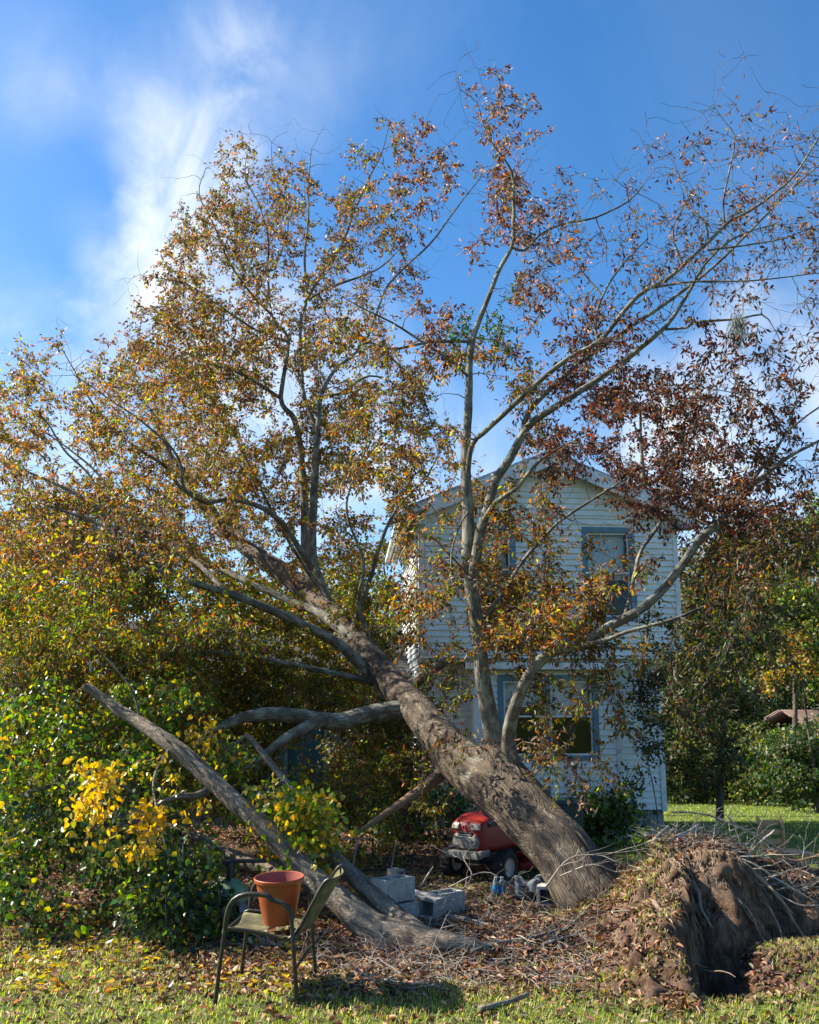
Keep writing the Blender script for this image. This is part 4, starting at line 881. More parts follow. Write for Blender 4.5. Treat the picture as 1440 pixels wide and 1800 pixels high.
for pts, r in [([(1168, 1655, 6.45), (1185, 1690, 6.3), (1200, 1725, 6.15), (1214, 1752, 5.98)], .012), ([(1150, 1585, 6.9), (1180, 1625, 6.6), (1195, 1660, 6.5)], .02),
               ([(1205, 1540, 7.4), (1225, 1570, 7.2), (1232, 1600, 7.05), (1250, 1640, 6.9)], .026), ([(1260, 1560, 7.4), (1290, 1600, 7.2), (1305, 1640, 7.0)], .022), ([(1245, 1530, 7.5), (1310, 1590, 7.2), (1345, 1650, 7.05)], .018),
               ([(1180, 1510, 7.6), (1190, 1560, 7.3), (1215, 1620, 7.0), (1240, 1690, 6.7)], .02), ([(1320, 1560, 7.5), (1355, 1610, 7.3), (1370, 1650, 7.1)], .02), ([(1370, 1580, 7.5), (1400, 1640, 7.3), (1440, 1680, 7.1)], .016),
               ([(1230, 1710, 6.5), (1275, 1712, 6.3), (1298, 1722, 6.2)], .008), ([(1190, 1680, 6.5), (1225, 1690, 6.4), (1250, 1700, 6.4)], .007), ([(1285, 1510, 7.7), (1330, 1530, 7.5), (1400, 1600, 7.3)], .03)]:
    w3 = np.array([[*P(*p), 0] for p in pts]); q = catmull(w3, .04)[:, :3]; q += np.cumsum(rng.normal(0, .005, q.shape), 0)
    v, f, b = tube_np(q, np.linspace(r, r * .3, len(q)), 8); obj_np('root', v, f, M['root'], rb, smooth=True)

# ------------------------------------------------------------------ second fallen tree, forked grey trunk with heart shaped leaves
tal = empty('fallen_forked_tree', (-1.0, 8.0, 0), 0, 'smaller fallen tree with a forked grey trunk and heart shaped yellow green leaves', 'tree')
TK = [('trunk', [(915, 1700, 7.35, 20), (855, 1676, 7.12, 44), (790, 1662, 7.1, 62), (720, 1655, 7.25, 74), (660, 1632, 7.4, 76), (610, 1592, 7.55, 70), (560, 1550, 7.7, 62), (500, 1488, 7.9, 56), (440, 1432, 8.1, 50), (395, 1392, 8.3, 49), (345, 1345, 8.5, 46), (300, 1310, 8.6, 41), (250, 1275, 8.8, 36), (200, 1242, 9, 31), (165, 1215, 9.1, 26), (148, 1206, 9.1, 22)]),
      ('limb', [(770, 1655, 7.15, 40), (720, 1630, 7.4, 50), (672, 1588, 7.7, 46), (625, 1545, 7.95, 44), (585, 1500, 8.2, 38), (560, 1455, 8.4, 30), (535, 1420, 8.5, 26), (500, 1372, 8.7, 20), (466, 1330, 8.8, 17), (447, 1305, 8.9, 15), (432, 1292, 8.9, 13)]),
      ('limb', [(560, 1560, 8.0, 26), (500, 1535, 8.3, 40), (440, 1520, 8.6, 40), (395, 1502, 8.8, 40), (350, 1480, 9.0, 42), (320, 1468, 9.1, 36), (290, 1450, 9.2, 20)]),
      ('limb', [(375, 1382, 8.4, 22), (345, 1398, 8.3, 18), (310, 1400, 8.2, 16), (280, 1412, 8.1, 12), (250, 1425, 8, 6)]),
      ('branch', [(350, 1480, 9, 12), (300, 1460, 8.6, 10), (240, 1400, 8.3, 9), (190, 1370, 8.1, 7), (150, 1395, 7.9, 5)]),
      ('branch', [(148, 1385, 8.6, 16), (110, 1380, 8.5, 14), (70, 1387, 8.4, 12), (30, 1400, 8.3, 8), (-20, 1410, 8.3, 5)]),
      ('branch', [(320, 1468, 9.1, 14), (250, 1470, 8.9, 12), (190, 1480, 8.7, 10), (120, 1478, 8.6, 8), (60, 1500, 8.5, 6), (0, 1490, 8.4, 4)]),
      ('branch', [(250, 1275, 8.8, 8), (230, 1210, 8.9, 6), (180, 1150, 9, 4), (120, 1100, 9.1, 2)]),
      ('branch', [(300, 1310, 8.6, 8), (270, 1370, 8.2, 6), (280, 1440, 7.9, 5), (300, 1520, 7.7, 3)]),
      ('branch', [(432, 1292, 8.9, 9), (410, 1310, 8.8, 7), (390, 1318, 8.7, 4)]), ('branch', [(500, 1372, 8.7, 7), (480, 1385, 8.3, 5), (500, 1400, 8.1, 4), (560, 1420, 8, 2)])]
TS = Skel(20000)
for nm, pts in TK:
    pts = [(x, y, d, w_ * (.64 if x < 640 else .74)) for x, y, d, w_ in pts]
    c, r = trace(pts, .05, .006); kk = 48 if nm == 'trunk' else 28 if r[0] > .05 else 12
    if nm != 'branch': r = r * (1 + .08 * fbm(np.arange(len(r)) * .12, 3, 3))
    A, Ln = np.meshgrid(np.arange(kk) * 2 * np.pi / kk, np.arange(len(c)) * .05)
    rel = 1 + .10 * fbm(np.cos(A) * 1.5, np.sin(A) * 1.5, Ln * 1.2, 3) + .045 * (1 - 2 * np.abs(fbm(np.cos(A) * 5, np.sin(A) * 5, Ln * 1.6, 4)))
    v, f, b = tube_np(c, r[:, None] * rel, kk); k_ = len(v); 
    cap = np.array([c[-1] + (c[-1] - c[-2]) * .4]); v = np.vstack([v, cap]); tri = np.array([[k_ - kk + i, k_ - kk + (i + 1) % kk, k_] for i in range(kk)])
    obj_np(nm, v, [f, tri], M['pale_log'] if nm != 'branch' else M['limb_bark'], tal, attrs=np.vstack([b, b[-1:]]), smooth=True); TS.add(c[::2], r[::2])
# (cx, cy, rx, ry, count, depth range, palette)
TZ = [(185, 1365, 32, 28, 13, 7.3, 7.8, 'Y'), (152, 1412, 25, 15, 4, 7.2, 7.6, 'Y'), (262, 1440, 28, 18, 8, 7.2, 7.6, 'Y'), (258, 1488, 18, 16, 4, 7.2, 7.5, 'Y'), (300, 1350, 40, 28, 5, 7.6, 8.2, 'x'),
      (345, 1405, 10, 25, 3, 7.5, 8, 'Y'), (360, 1290, 26, 20, 8, 8.4, 8.9, 'Y'), (490, 1400, 45, 28, 26, 7.7, 8.3, 'z'), (550, 1430, 42, 40, 34, 7.7, 8.3, 'z'), (520, 1470, 50, 30, 20, 7.7, 8.2, 'z'), (440, 1400, 25, 20, 8, 8, 8.3, 'z'),
      (270, 1230, 90, 40, 40, 8.6, 9.6, 'n'), (100, 1250, 110, 60, 60, 8.6, 9.8, 'n'), (300, 1320, 90, 40, 30, 8.6, 9.4, 'n'), (390, 1330, 60, 40, 30, 8.6, 9.2, 'n'), (60, 1360, 90, 60, 42, 8.2, 9.2, 'n'), (230, 1330, 60, 30, 20, 8.0, 8.8, 'n'),
      (170, 1340, 90, 50, 30, 8.4, 9.2, 'n'), (330, 1540, 70, 60, 52, 7.1, 7.9, 'e'), (280, 1590, 70, 45, 38, 6.9, 7.4, 'e'), (210, 1520, 70, 50, 34, 7.4, 8.2, 'e'), (80, 1440, 90, 50, 38, 8, 8.8, 'e'), (40, 1560, 55, 60, 20, 7.3, 8, 'e'),
      (30, 1500, 50, 70, 26, 7.5, 8.3, 'n'), (100, 1600, 70, 25, 10, 7.2, 7.6, 'e'), (380, 1600, 30, 40, 10, 7.1, 7.5, 'e'), (-30, 1400, 50, 150, 40, 7.8, 9, 'n'), (240, 1450, 120, 80, 46, 8.0, 8.8, 'e'), (520, 1250, 80, 30, 0, 9, 9.4, 'n')]
TP = {'Y': {'Y': 7, 'y': 1.5}, 'x': {'Y': 3, 'v': 2, 'y': 2}, 'z': {'y': 3, 'v': 3, 'Y': 2.2, 'g': .5}, 'n': {'g': 4, 'v': 2.6, 'y': 1.6, 'Y': .5, 'G': 1}, 'e': {'g': 5, 'd': 2.5, 'v': .8, 'y': .5, 'G': 1.5}}
ta = []; _l = np.array([p[:3] for p in TK[0][1]]); LGP = np.stack([np.interp(np.linspace(0, len(_l) - 1, 200), np.arange(len(_l)), _l[:, q]) for q in range(3)], 1)
for cx, cy, rx, ry, n_, d0, d1, kz in TZ:
    for i in range(n_):
        a = rng.random() * 6.283; q = math.sqrt(rng.random()); px, py = cx + rx * q * math.cos(a), cy + ry * q * math.sin(a); dd = rng.uniform(d0, d1)
        x, y, z = ray(px, py)
        if px > 120:
            j = np.argmin(np.hypot(LGP[:, 0] - px, LGP[:, 1] - py)); dist = math.hypot(LGP[j, 0] - px, LGP[j, 1] - py)
            if dist < (34 if kz in 'zx' else 52) : dd = max(dd, LGP[j, 2] + rng.uniform(.3, .9))
        if z < 0:
            gd = gpt(px, py, .1).y
            if dd > gd + .25: continue
            dd = min(dd, gd)
        ta.append((px, py, dd, kz))
tp = np.array([P(a[0], a[1], a[2]) for a in ta]); dm = np.array([((TS.p[:TS.n] - a) ** 2).sum(1).min() for a in tp])
lp_, ld_, lnn_, lsz_, lc_ = [], [], [], [], []
for i in np.argsort(dm):
    q = TS.grow(tp[i], .0022, .004, sag=.5); k_ = int(rng.uniform(14, 24)); kz = ta[i][3]
    for t in range(2):
        dv = rnd_dirs(1, .6)[0] * rng.uniform(.12, .28); m_ = np.linspace(0, 1, 4)[:, None]; TS.geo(tp[i] + dv * m_, np.linspace(.003, .0015, 4), 3)
        tt = rng.random(k_ // 2)[:, None]; lp_.append(tp[i] + dv * tt + rng.normal(0, .045, (k_ // 2, 3)))
        ld_.append(rnd_dirs(k_ // 2, 1.0)); lnn_.append(rnd_dirs(k_ // 2) + np.array([-.3, -.7, .1])); lsz_.append(rng.uniform(.036, .064, k_ // 2)); lc_.append(tints(k_ // 2, TP[kz], .18))
lp_, ld_, lnn_, lsz_, lc_ = (np.concatenate(a) for a in (lp_, ld_, lnn_, lsz_, lc_))
TS.mesh('twigs', M['limb_bark'], tal)
# the leaves that show largest are single leaves, the rest one part
bright = lc_.sum(1) > .35
score = lsz_ / lp_[:, 1] * (1 + .25 * bright); big = np.argsort(-score)[:300]; rest = np.setdiff1d(np.arange(len(lp_)), big)
TL = Leaves(); v, f = heart_arrays(lp_[rest], ld_[rest], lnn_[rest], lsz_[rest]); TL.add(v, f, lc_[rest], 8); tag(TL.build('foliage', M['leaf_wax'], tal), kind='stuff')
protos = {}
for i in big:
    key = min(('Y', 'y', 'v', 'g', 'd'), key=lambda q: np.abs(np.log(np.array(PAL[q]) / lc_[i])).sum())
    if key not in protos:
        v, f = heart_arrays(np.zeros((1, 3)), np.array([[1., 0, 0]]), np.array([[0, 0, 1.]]), np.array([1.]))
        me = mesh_np('leaf', v, f, cols=np.repeat(np.array([PAL[key]]), 8, 0)); me.materials.append(M['leaf_wax']); protos[key] = me
    o = bpy.data.objects.new('leaf', protos[key]); link(o, tal)
    d = Vector(ld_[i]).normalized(); s_ = d.cross(Vector(lnn_[i])).normalized(); u = s_.cross(d)
    mt = Matrix((d, s_, u)).transposed().to_4x4() @ Matrix.Scale(float(lsz_[i]), 4); mt.translation = Vector(lp_[i]) - tal.location; o.matrix_local = mt
print('tallow leaves', len(lp_), 'clapboards', nclap)
# ------------------------------------------------------------------ standing trees and shrubs
def plant(name, label, cat, px, d, top, crown, n_cl, leaf_n, size, spec, group=None, rad=.12, base=None, mat='leaf_far', under=False, trunk='limb_bark'):
    """crown: list of (px, py, rx_px, ry_px, depth radius); clusters fill these bodies round the tree's own depth"""
    b = base if base else P(px, 1400, d); gz_ = float(gz(b.x, d)); root = empty(name, (b.x, d, gz_), 0, label, cat, group)
    S_ = Skel(n_cl * 60 + 3000); t = P(top[0], top[1], d); k = 12; tt = np.linspace(0, 1, k)[:, None]
    c = np.array([b.x, d, gz_ - .1]) * (1 - tt) + np.array(t) * tt + np.stack([fbm(tt[:, 0] * 2, px, 1) * .25, fbm(tt[:, 0] * 2, px, 5) * .25, tt[:, 0] * 0], -1) * tt; r = rad * (1 - .85 * tt[:, 0])
    v, f, bb = tube_np(c, r, 10); obj_np('stem' if under else 'trunk', v, f, M[trunk], root, attrs=bb, smooth=True); S_.add(c[3:], r[3:])
    tot = sum(q[2] * q[3] for q in crown); A = []
    for (cx, cy, rx, ry, dr) in crown:
        ce = P(cx, cy, d); wx, wz = rx * fwd(ce) / F, ry * fwd(ce) / F; nn = int(n_cl * rx * ry / tot)
        for i in range(nn):
            u = rnd_dirs(1)[0] * rng.random() ** .4; p = np.array([ce.x + u[0] * wx, ce.y + u[1] * dr, ce.z + u[2] * wz])
            if p[2] < gz(p[0], p[1]) + .15: p[2] = float(gz(p[0], p[1])) + .15 + rng.random() * .5
            A.append(p)
    A = np.array(A); dm = ((A - c[-1]) ** 2).sum(1); LL = Leaves(); tw = 0
    for i in np.argsort(dm):
        S_.grow(A[i], .004 + size * .01, .006 + size * .03); kx = max(3, leaf_n // len(A)); sp2 = size * (2.6 if size > .1 else 3.2)
        pos = A[i] + rnd_dirs(kx) * (rng.random((kx, 1)) ** .5) * np.array([1, 1, .7]) * sp2; l_ = size * rng.uniform(.6, 1.3, kx)
        v, f = lite_arrays(pos, rnd_dirs(kx, .35), rnd_dirs(kx), l_, l_ * rng.uniform(.5, .8, kx))
        LL.add(v, f, tints(kx, spec, .25) * rng.uniform(.75, 1.2), 4)
    S_.mesh('branches', M['twig'], root); tag(LL.build('foliage' if under else 'crown', M[mat], root), kind='stuff'); return root
DG = {'g': 3, 'd': 5, 'G': 2, 'l': 1}; MG = {'g': 4, 'l': 2.5, 'd': 2, 'v': .6, 'y': .4}
plant('red_oak_tree', 'tree with dark red leaves rising behind the right side of the house roof', 'tree', 1150, 24, (1130, 710), [(1050, 790, 85, 55, 2.0), (1150, 780, 90, 75, 2.2), (1130, 850, 100, 45, 2), (1225, 850, 55, 60, 2), (1110, 700, 80, 40, 1.5)], 110, 6200, .11, {'m': 6, 'b': 1, 'k': 5, 'p': 1.2, 'o': .4}, rad=.2)
plant('shade_tree', 'dark brown and green tree close to the right wall of the house', 'tree', 1262, 20.5, (1270, 960), [(1260, 1010, 75, 80, 1.5), (1250, 1120, 80, 90, 1.6), (1245, 1230, 80, 90, 1.5), (1240, 1340, 70, 55, 1.3), (1330, 960, 50, 60, 1.5)], 330, 20000, .095, {'d': 4, 'g': 2.4, 'l': 2, 'b': 1.2, 'o': .4, 'k': 2.5}, rad=.09, trunk='oak_bark')
plant('shade_tree', 'bright green tree at the right edge above the shed roof', 'tree', 1395, 27, (1400, 930), [(1400, 1010, 80, 90, 2), (1380, 1110, 60, 80, 2), (1450, 930, 60, 80, 2), (1440, 1130, 50, 80, 1.6)], 200, 10500, .14, {'g': 4, 'd': 2, 'v': 1.5, 'l': 2, 'y': .6}, 'trees along the back of the lawn', rad=.1, trunk='oak_bark')
plant('slender_tree', 'slender pale stemmed tree in front of the shed', 'tree', 1436, 25, (1405, 1110), [(1400, 1150, 40, 50, 1.2), (1370, 1190, 30, 30, 1)], 46, 1500, .12, {'l': 3, 'o': 1, 'y': 1, 'b': 1}, rad=.045, trunk='oak_bark')
bk = [(1180, 42, 1010, 'behind the right corner of the house'), (1250, 46, 960, 'right of the house, tallest of the back row'), (1330, 40, 1010, 'left of the shed roof'), (1400, 44, 950, 'rising behind the shed roof'), (1480, 38, 850, 'dark tree reaching in at the right edge'), (1560, 42, 900, 'beyond the right edge of the lawn')]
for i, (px, d, ty, lab) in enumerate(bk):
    plant('forest_tree', 'dark green woodland tree ' + lab, 'tree', px, d, (px, ty + 60), [(px, ty + 90, 75, 90, 3), (px - 20, ty + 210, 85, 110, 3), (px + 15, ty + 330, 90, 90, 3), (px, ty + 400, 85, 60, 3)], 190, 9500, .19, [DG, MG, DG][i % 3], 'trees along the back of the lawn', rad=.2)
for i, (px, d, ty, rx, lab) in enumerate([(1195, 33, 1330, 55, 'beside the right corner of the house'), (1265, 35, 1320, 60, 'at the back of the lawn under the dark brown tree'), (1330, 31, 1272, 62, 'left of the shed under its roof'), (1400, 26, 1290, 62, 'in front of the shed wall'), (1465, 31, 1262, 66, 'at the right end of the lawn'), (1530, 33, 1310, 55, 'past the right end of the lawn')]):
    plant('bush', 'dense dark bush ' + lab, 'bush', px, d, (px, ty + 20), [(px, ty + 40, rx, 48, 1.6), (px, 1372, rx, 40, 1.6)], 130, 6500, .13, DG if i != 2 else MG, 'bushes along the back of the lawn', rad=.06, under=True)
lf = [(-40, 31, 900, 'at the left edge'), (90, 34, 960, 'left of the wing'), (210, 30, 940, 'behind the left end of the wing roof'), (340, 33, 980, 'behind the middle of the wing roof'), (470, 31, 1000, 'behind the blue door part of the wing'), (600, 34, 960, 'between the wing and the tall part of the house'), (680, 36, 930, 'just left of the upper storey')]
for i, (px, d, ty, lab) in enumerate(lf):
    plant('backyard_tree', 'olive brown tree ' + lab, 'tree', px, d, (px, ty + 60), [(px, ty + 60, 80, 70, 2.5), (px, ty + 160, 90, 80, 2.5)], 90, 3900, .17, {'l': 3, 'g': 2, 'b': 1.6, 'o': .8, 'd': 1.6}, 'trees behind the wing', rad=.18)
plant('evergreen_shrub', 'leafy green shrub against the bay wall beside the bin', 'shrub', 1050, 14.2, (1060, 1420), [(1030, 1440, 45, 40, .5), (1085, 1440, 45, 38, .5), (1050, 1480, 65, 25, .5), (1090, 1400, 25, 20, .3), (1045, 1410, 20, 18, .3)], 95, 2600, .085, {'g': 4, 'v': 1.5, 'd': 2}, base=P(1050, 1490, 14.2), rad=.03, under=True, mat='leaf_wax')
plant('evergreen_shrub', 'dark glossy shrub in the shade under the leaning trunk', 'shrub', 780, 13.6, (775, 1400), [(740, 1430, 60, 45, .6), (800, 1410, 40, 40, .5), (690, 1470, 60, 30, .5)], 90, 2600, .08, DG, base=P(770, 1500, 13.6), rad=.03, under=True, mat='leaf_wax')
plant('young_sapling', 'low bright green sapling beside the root ball top', 'plant', 1135, 9.6, (1128, 1470), [(1135, 1470, 14, 9, .08)], 6, 60, .06, {'v': 3, 'g': 1}, base=P(1132, 1500, 9.6), rad=.008, under=True, mat='leaf_wax')
plant('dying_vine', 'dark withered vine hanging down the right corner wall of the house', 'vine', 1150, 15.3, (1120, 1190), [(1140, 1230, 34, 40, .15), (1150, 1300, 30, 40, .15), (1118, 1370, 18, 30, .1), (1150, 1200, 45, 25, .2)], 90, 1700, .07, {'k': 3, 'd': 3, 'G': 1}, base=P(1160, 1420, 15.3), rad=.014, under=True)

plant('wild_shrub', 'tall olive brown wild shrub between the blue door and the tall part of the house', 'shrub', 650, 16.2, (650, 1230), [(640, 1330, 75, 85, .6), (690, 1380, 60, 70, .5), (600, 1240, 60, 50, .5), (700, 1250, 50, 60, .5), (640, 1430, 80, 50, .5), (665, 1130, 45, 60, .5)], 190, 11000, .085, {'l': 3, 'd': 3, 'b': 2, 'k': 2, 'g': 1.5}, rad=.04, under=True)
plant('wild_shrub', 'tall dark green wild shrub left of the blue door', 'shrub', 440, 16.4, (440, 1230), [(430, 1300, 55, 80, .6), (450, 1400, 50, 60, .5), (380, 1350, 60, 90, .6)], 110, 6000, .085, DG, rad=.04, under=True)
plant('wild_shrub', 'tall dark green wild shrub at the left end of the wing', 'shrub', 230, 16.4, (230, 1230), [(280, 1320, 70, 100, .6), (200, 1380, 80, 80, .6), (80, 1350, 90, 110, .6)], 130, 7500, .085, DG, rad=.04, under=True)
# ------------------------------------------------------------------ shed
sb = P(1400, 1300, 34); shed = empty('shed', (sb.x + .6, 35, -1.75), R(48), 'low shed with a rusty pink metal roof among trees at the right', 'shed')
q = MB(); q.box((0, 0, 1.2), (4.4, 3, 2.4)); q.build('wall', M['shed'], shed)
for s_ in (-1, 1):
    q = MB(); q.add([(-1.7 - .9, s_ * 1.9, 2.35), (2.6, s_ * 1.9, 2.35), (2.2, 0, 3.45), (-1.6, 0, 3.45), (-2.6, s_ * 1.9, 2.42), (2.6, s_ * 1.9, 2.42), (2.2, 0, 3.52), (-1.6, 0, 3.52)], [(0, 1, 2, 3), (4, 7, 6, 5), (0, 4, 5, 1), (1, 5, 6, 2), (2, 6, 7, 3), (3, 7, 4, 0)]); rf = q.build('roof', M['tin_roof'], shed)
    for i in range(13):
        u = -2.2 + i * .36; q = MB(); q.tube([(u * 1.05, s_ * 1.88, 2.45), (u * .86 + .3 * 0, s_ * .05, 3.54)], .025, 5); q.build('roof_rib', M['tin_roof'], rf)

WL = Leaves(); n_ = 50000; x = rng.uniform(6, 48, n_); hgt = 8.5 + 2.2 * fbm(x * .16, 3, 1) + 1.2 * fbm(x * .6, 9, 1); z = -2 + rng.random(n_) ** .8 * (hgt + 2); y = 50 + rng.normal(0, 1.6, n_) + 1.5 * fbm(x * .4, z * .4, 2)
v, f = lite_arrays(np.stack([x, y, z], -1), rnd_dirs(n_, .3), rnd_dirs(n_), rng.uniform(.25, .5, n_), rng.uniform(.15, .3, n_)); WL.add(v, f, tints(n_, DG, .3), 4)
tag(WL.build('woodland', M['leaf_far']), 'dense dark green woodland far behind the back lawn', 'woodland', kind='stuff')
# ------------------------------------------------------------------ patio chair and pot
A_ = gpt(378, 1766); B_ = gpt(523, 1771); A_.z = B_.z = 0.0; fdir = (A_ - B_).normalized(); mid = (A_ + B_) / 2
ch_rot = math.atan2(fdir.y, fdir.x); chair = empty('patio_chair', (mid.x, mid.y, float(gz(mid.x, mid.y)) - .01), ch_rot, 'bronze tube patio chair with a mildewed sling seat holding the terracotta pot', 'chair')
hl = (A_ - B_).length / 2
def rail(pts, r, name, parent, k=10, step=.03, mat='bronze'):
    q = catmull(np.array([[*p, 0] for p in pts]), step)[:, :3]; v, f, b = tube_np(q, np.full(len(q), r), k); mb = MB(); mb.v = [tuple(a) for a in v]; mb.f = [tuple(int(i) for i in a) for a in f] + [tuple(range(k))[::-1], tuple(range(len(v) - k, len(v)))]
    return mb.build(name, M[mat], parent, smooth=True)
# forward is +x, so the far side lies at -y
for yv in (0, -.60):
    rail([(hl, yv, 0), (hl - .02, yv, .22), (hl - .045, yv, .44)], .013, 'leg', chair); rail([(-hl, yv, 0), (-hl + .025, yv, .25), (-hl + .05, yv, .50)], .013, 'leg', chair)
    rail([(hl - .045, yv, .44), (hl - .055, yv, .53), (hl - .09, yv, .60), (hl - .17, yv, .635), (hl - .3, yv, .63), (-hl + .18, yv, .605), (-hl + .10, yv, .585), (-hl + .06, yv, .545), (-hl + .05, yv, .5)], .0155, 'armrest', chair)
    yi = -.045 if yv == 0 else -.555
    rail([(hl - .02, yi, .40), (hl - .05, yi, .425), (0, yi, .405), (-hl + .10, yi, .37), (-hl + .05, yi, .39), (-hl, yi, .45), (-hl - .07, yi, .58), (-hl - .14, yi, .70), (-hl - .17, yi, .72)], .011, 'seat_rail', chair)
for x_, z_ in ((hl - .02, .40), (-hl + .06, .375), (-hl - .16, .717)):
    rail([(x_, -.045, z_), (x_, -.3, z_), (x_, -.555, z_)], .010, 'crossbar', chair)
rail([(-hl + .03, 0, .2), (-hl + .03, -.6, .2)], .009, 'crossbar', chair)
def sheet(name, fn, nu, nv, mat, parent, th=.004):
    us = np.linspace(0, 1, nu); vs = np.linspace(0, 1, nv); p = np.array([[fn(u, v) for u in us] for v in vs]).reshape(-1, 3); n0 = len(p)
    i = (np.arange(nv - 1)[:, None] * nu + np.arange(nu - 1)[None]).ravel(); f = np.stack([i, i + 1, i + nu + 1, i + nu], -1)
    o = link(bpy.data.objects.new(name, mesh_np(name, p, f, smooth=True)), parent); o.data.materials.append(M[mat]); md = o.modifiers.new('t', 'SOLIDIFY'); md.thickness = th; return o
def seat_f(u, v): x_ = hl - .02 - v * (2 * hl - .06); return (x_, -.045 - u * .51, .415 - v * .04 - .045 * math.sin(math.pi * u) * math.sin(math.pi * (.15 + .7 * v)))
def back_f(u, v): x_ = -hl + .03 - v * .19; return (x_ - .06 * math.sin(math.pi * u), -.045 - u * .51, .40 + v * .315)
sheet('seat', seat_f, 14, 14, 'sling', chair); sheet('backrest', back_f, 14, 14, 'sling', chair)
pc = P(491, 1632, mid.y + .28); potz = float(gz(mid.x, mid.y)) + .405
pot = empty('flower_pot', (pc.x, mid.y + .26, potz), 0, 'large empty terracotta coloured plastic pot standing on the patio chair', 'flower pot', rot=(R(3), R(-1), 0)); pot.scale = (.87, .87, .93)
q = MB(); ro = [(.0, 0), (.108, 0), (.112, .012), (.126, .06), (.142, .13), (.156, .20), (.166, .262), (.171, .272), (.183, .280), (.186, .300), (.182, .306), (.176, .303)]
q.lathe(ro, (0, 0, 0), 48); q.build('pot_wall', M['terra'], pot, smooth=True)
q = MB(); q.lathe([(.176, .303), (.170, .28), (.158, .25), (.15, .2), (.136, .13), (.12, .06), (.10, .02), (0, .018)], (0, 0, 0), 48); q.build('pot_inside', M['terra_in'], pot, smooth=True)

SLv = Leaves(); n_ = 70; u = rng.beta(2, 2, n_); vv = rng.uniform(.45, .98, n_); pl = np.array([seat_f(a, b) for a, b in zip(u, vv)]) + np.array([0, 0, .008]); Mw = Matrix.Rotation(ch_rot, 3, 'Z')
pl = np.array([list(chair.location + Mw @ Vector(p)) for p in pl]); l_ = rng.uniform(.03, .06, n_); nr = rng.normal(0, .35, (n_, 3)); nr[:, 2] += 1; dr = rnd_dirs(n_); dr[:, 2] *= .3
v, f = leaf_arrays(pl, dr, nr, l_, l_ * .45, .6, .25); SLv.add(v, f, tints(n_, {'t': 3, 'p': 2, 'b': 2, 'k': 1}), 6); tag(SLv.build('dead_leaves', M['dry_leaf']), 'small heap of dead leaves on the seat of the patio chair', 'leaf litter', kind='stuff')
# ------------------------------------------------------------------ riding mower
mo = gpt(842, 1548); hd = R(180 + 53); mow = empty('riding_mower', (mo.x, mo.y, float(gz(mo.x, mo.y))), hd, 'dusty red riding lawn mower parked in the shade under the leaning trunk', 'mower'); mow.scale = (.9, .9, .9)
def loft(name, secs, mat, parent, n=20, pw=3.2, caps=True, smooth=True):
    """secs: (x, half width, z bottom, z top, power)"""
    mb = MB(); k = n
    for x_, hw, zb, zt in secs:
        for i in range(k):
            a = 2 * math.pi * i / k; c_, s_ = math.cos(a), math.sin(a); e = 2 / pw
            mb.v.append((x_, hw * math.copysign(abs(c_) ** e, c_), (zb + zt) / 2 + (zt - zb) / 2 * math.copysign(abs(s_) ** e, s_)))
    for j in range(len(secs) - 1):
        for i in range(k): mb.f.append((j * k + i, j * k + (i + 1) % k, (j + 1) * k + (i + 1) % k, (j + 1) * k + i))
    if caps: mb.f.append(tuple(range(k))[::-1]); mb.f.append(tuple(range((len(secs) - 1) * k, len(secs) * k)))
    return mb.build(name, M[mat], parent, smooth=smooth)
hood = loft('hood', [(-.80, .235, .36, .79), (-.6, .245, .34, .80), (-.3, .245, .33, .79), (0, .24, .33, .76), (.16, .225, .34, .725), (.24, .205, .35, .69), (.275, .18, .37, .64)], 'red', mow, 36, 6.5)
q = MB(); q.box((-.12, .243, .66), (.50, .022, .05)); q.box((-.12, -.243, .66), (.50, .022, .05)); q.build('side_vent', M['black'], hood, bevel=.006)
q = MB(); q.box((.282, 0, .50), (.03, .20, .17)); q.build('grille', M['black'], hood, bevel=.01)
for i in range(4): q = MB(); q.box((.30, 0, .44 + .037 * i), (.012, .19, .012)); q.build('grille_bar', M['grey_pl'], hood)
for s_ in (-1, 1):
    q = MB(); q.box((.255, s_ * .135, .635), (.06, .115, .075), Matrix.Rotation(s_ * R(16), 3, 'Z') @ Matrix.Rotation(R(-24), 3, 'Y')); q.build('headlight', M['lamp'], hood, bevel=.014, smooth=True)
loft('nose_panel', [(.20, .20, .37, .60), (.28, .185, .38, .565), (.305, .15, .40, .53)], 'grey_pl', mow, 20, 3.5)
q = MB(); q.box((.31, 0, .335), (.14, .46, .085), taper=.9); q.box((.24, .23, .35), (.2, .05, .08)); q.box((.24, -.23, .35), (.2, .05, .08)); q.build('bumper', M['grey_pl'], mow, bevel=.02, smooth=True)
q = MB(); q.box((-.45, 0, .27), (1.3, .28, .10)); q.box((.0, 0, .2), (.07, .72, .05)); q.build('chassis', M['black'], mow, bevel=.008)
q = MB(); q.box((.05, 0, .24), (.16, .16, .1)); q.build('axle_bracket', M['rim'], mow, bevel=.01)
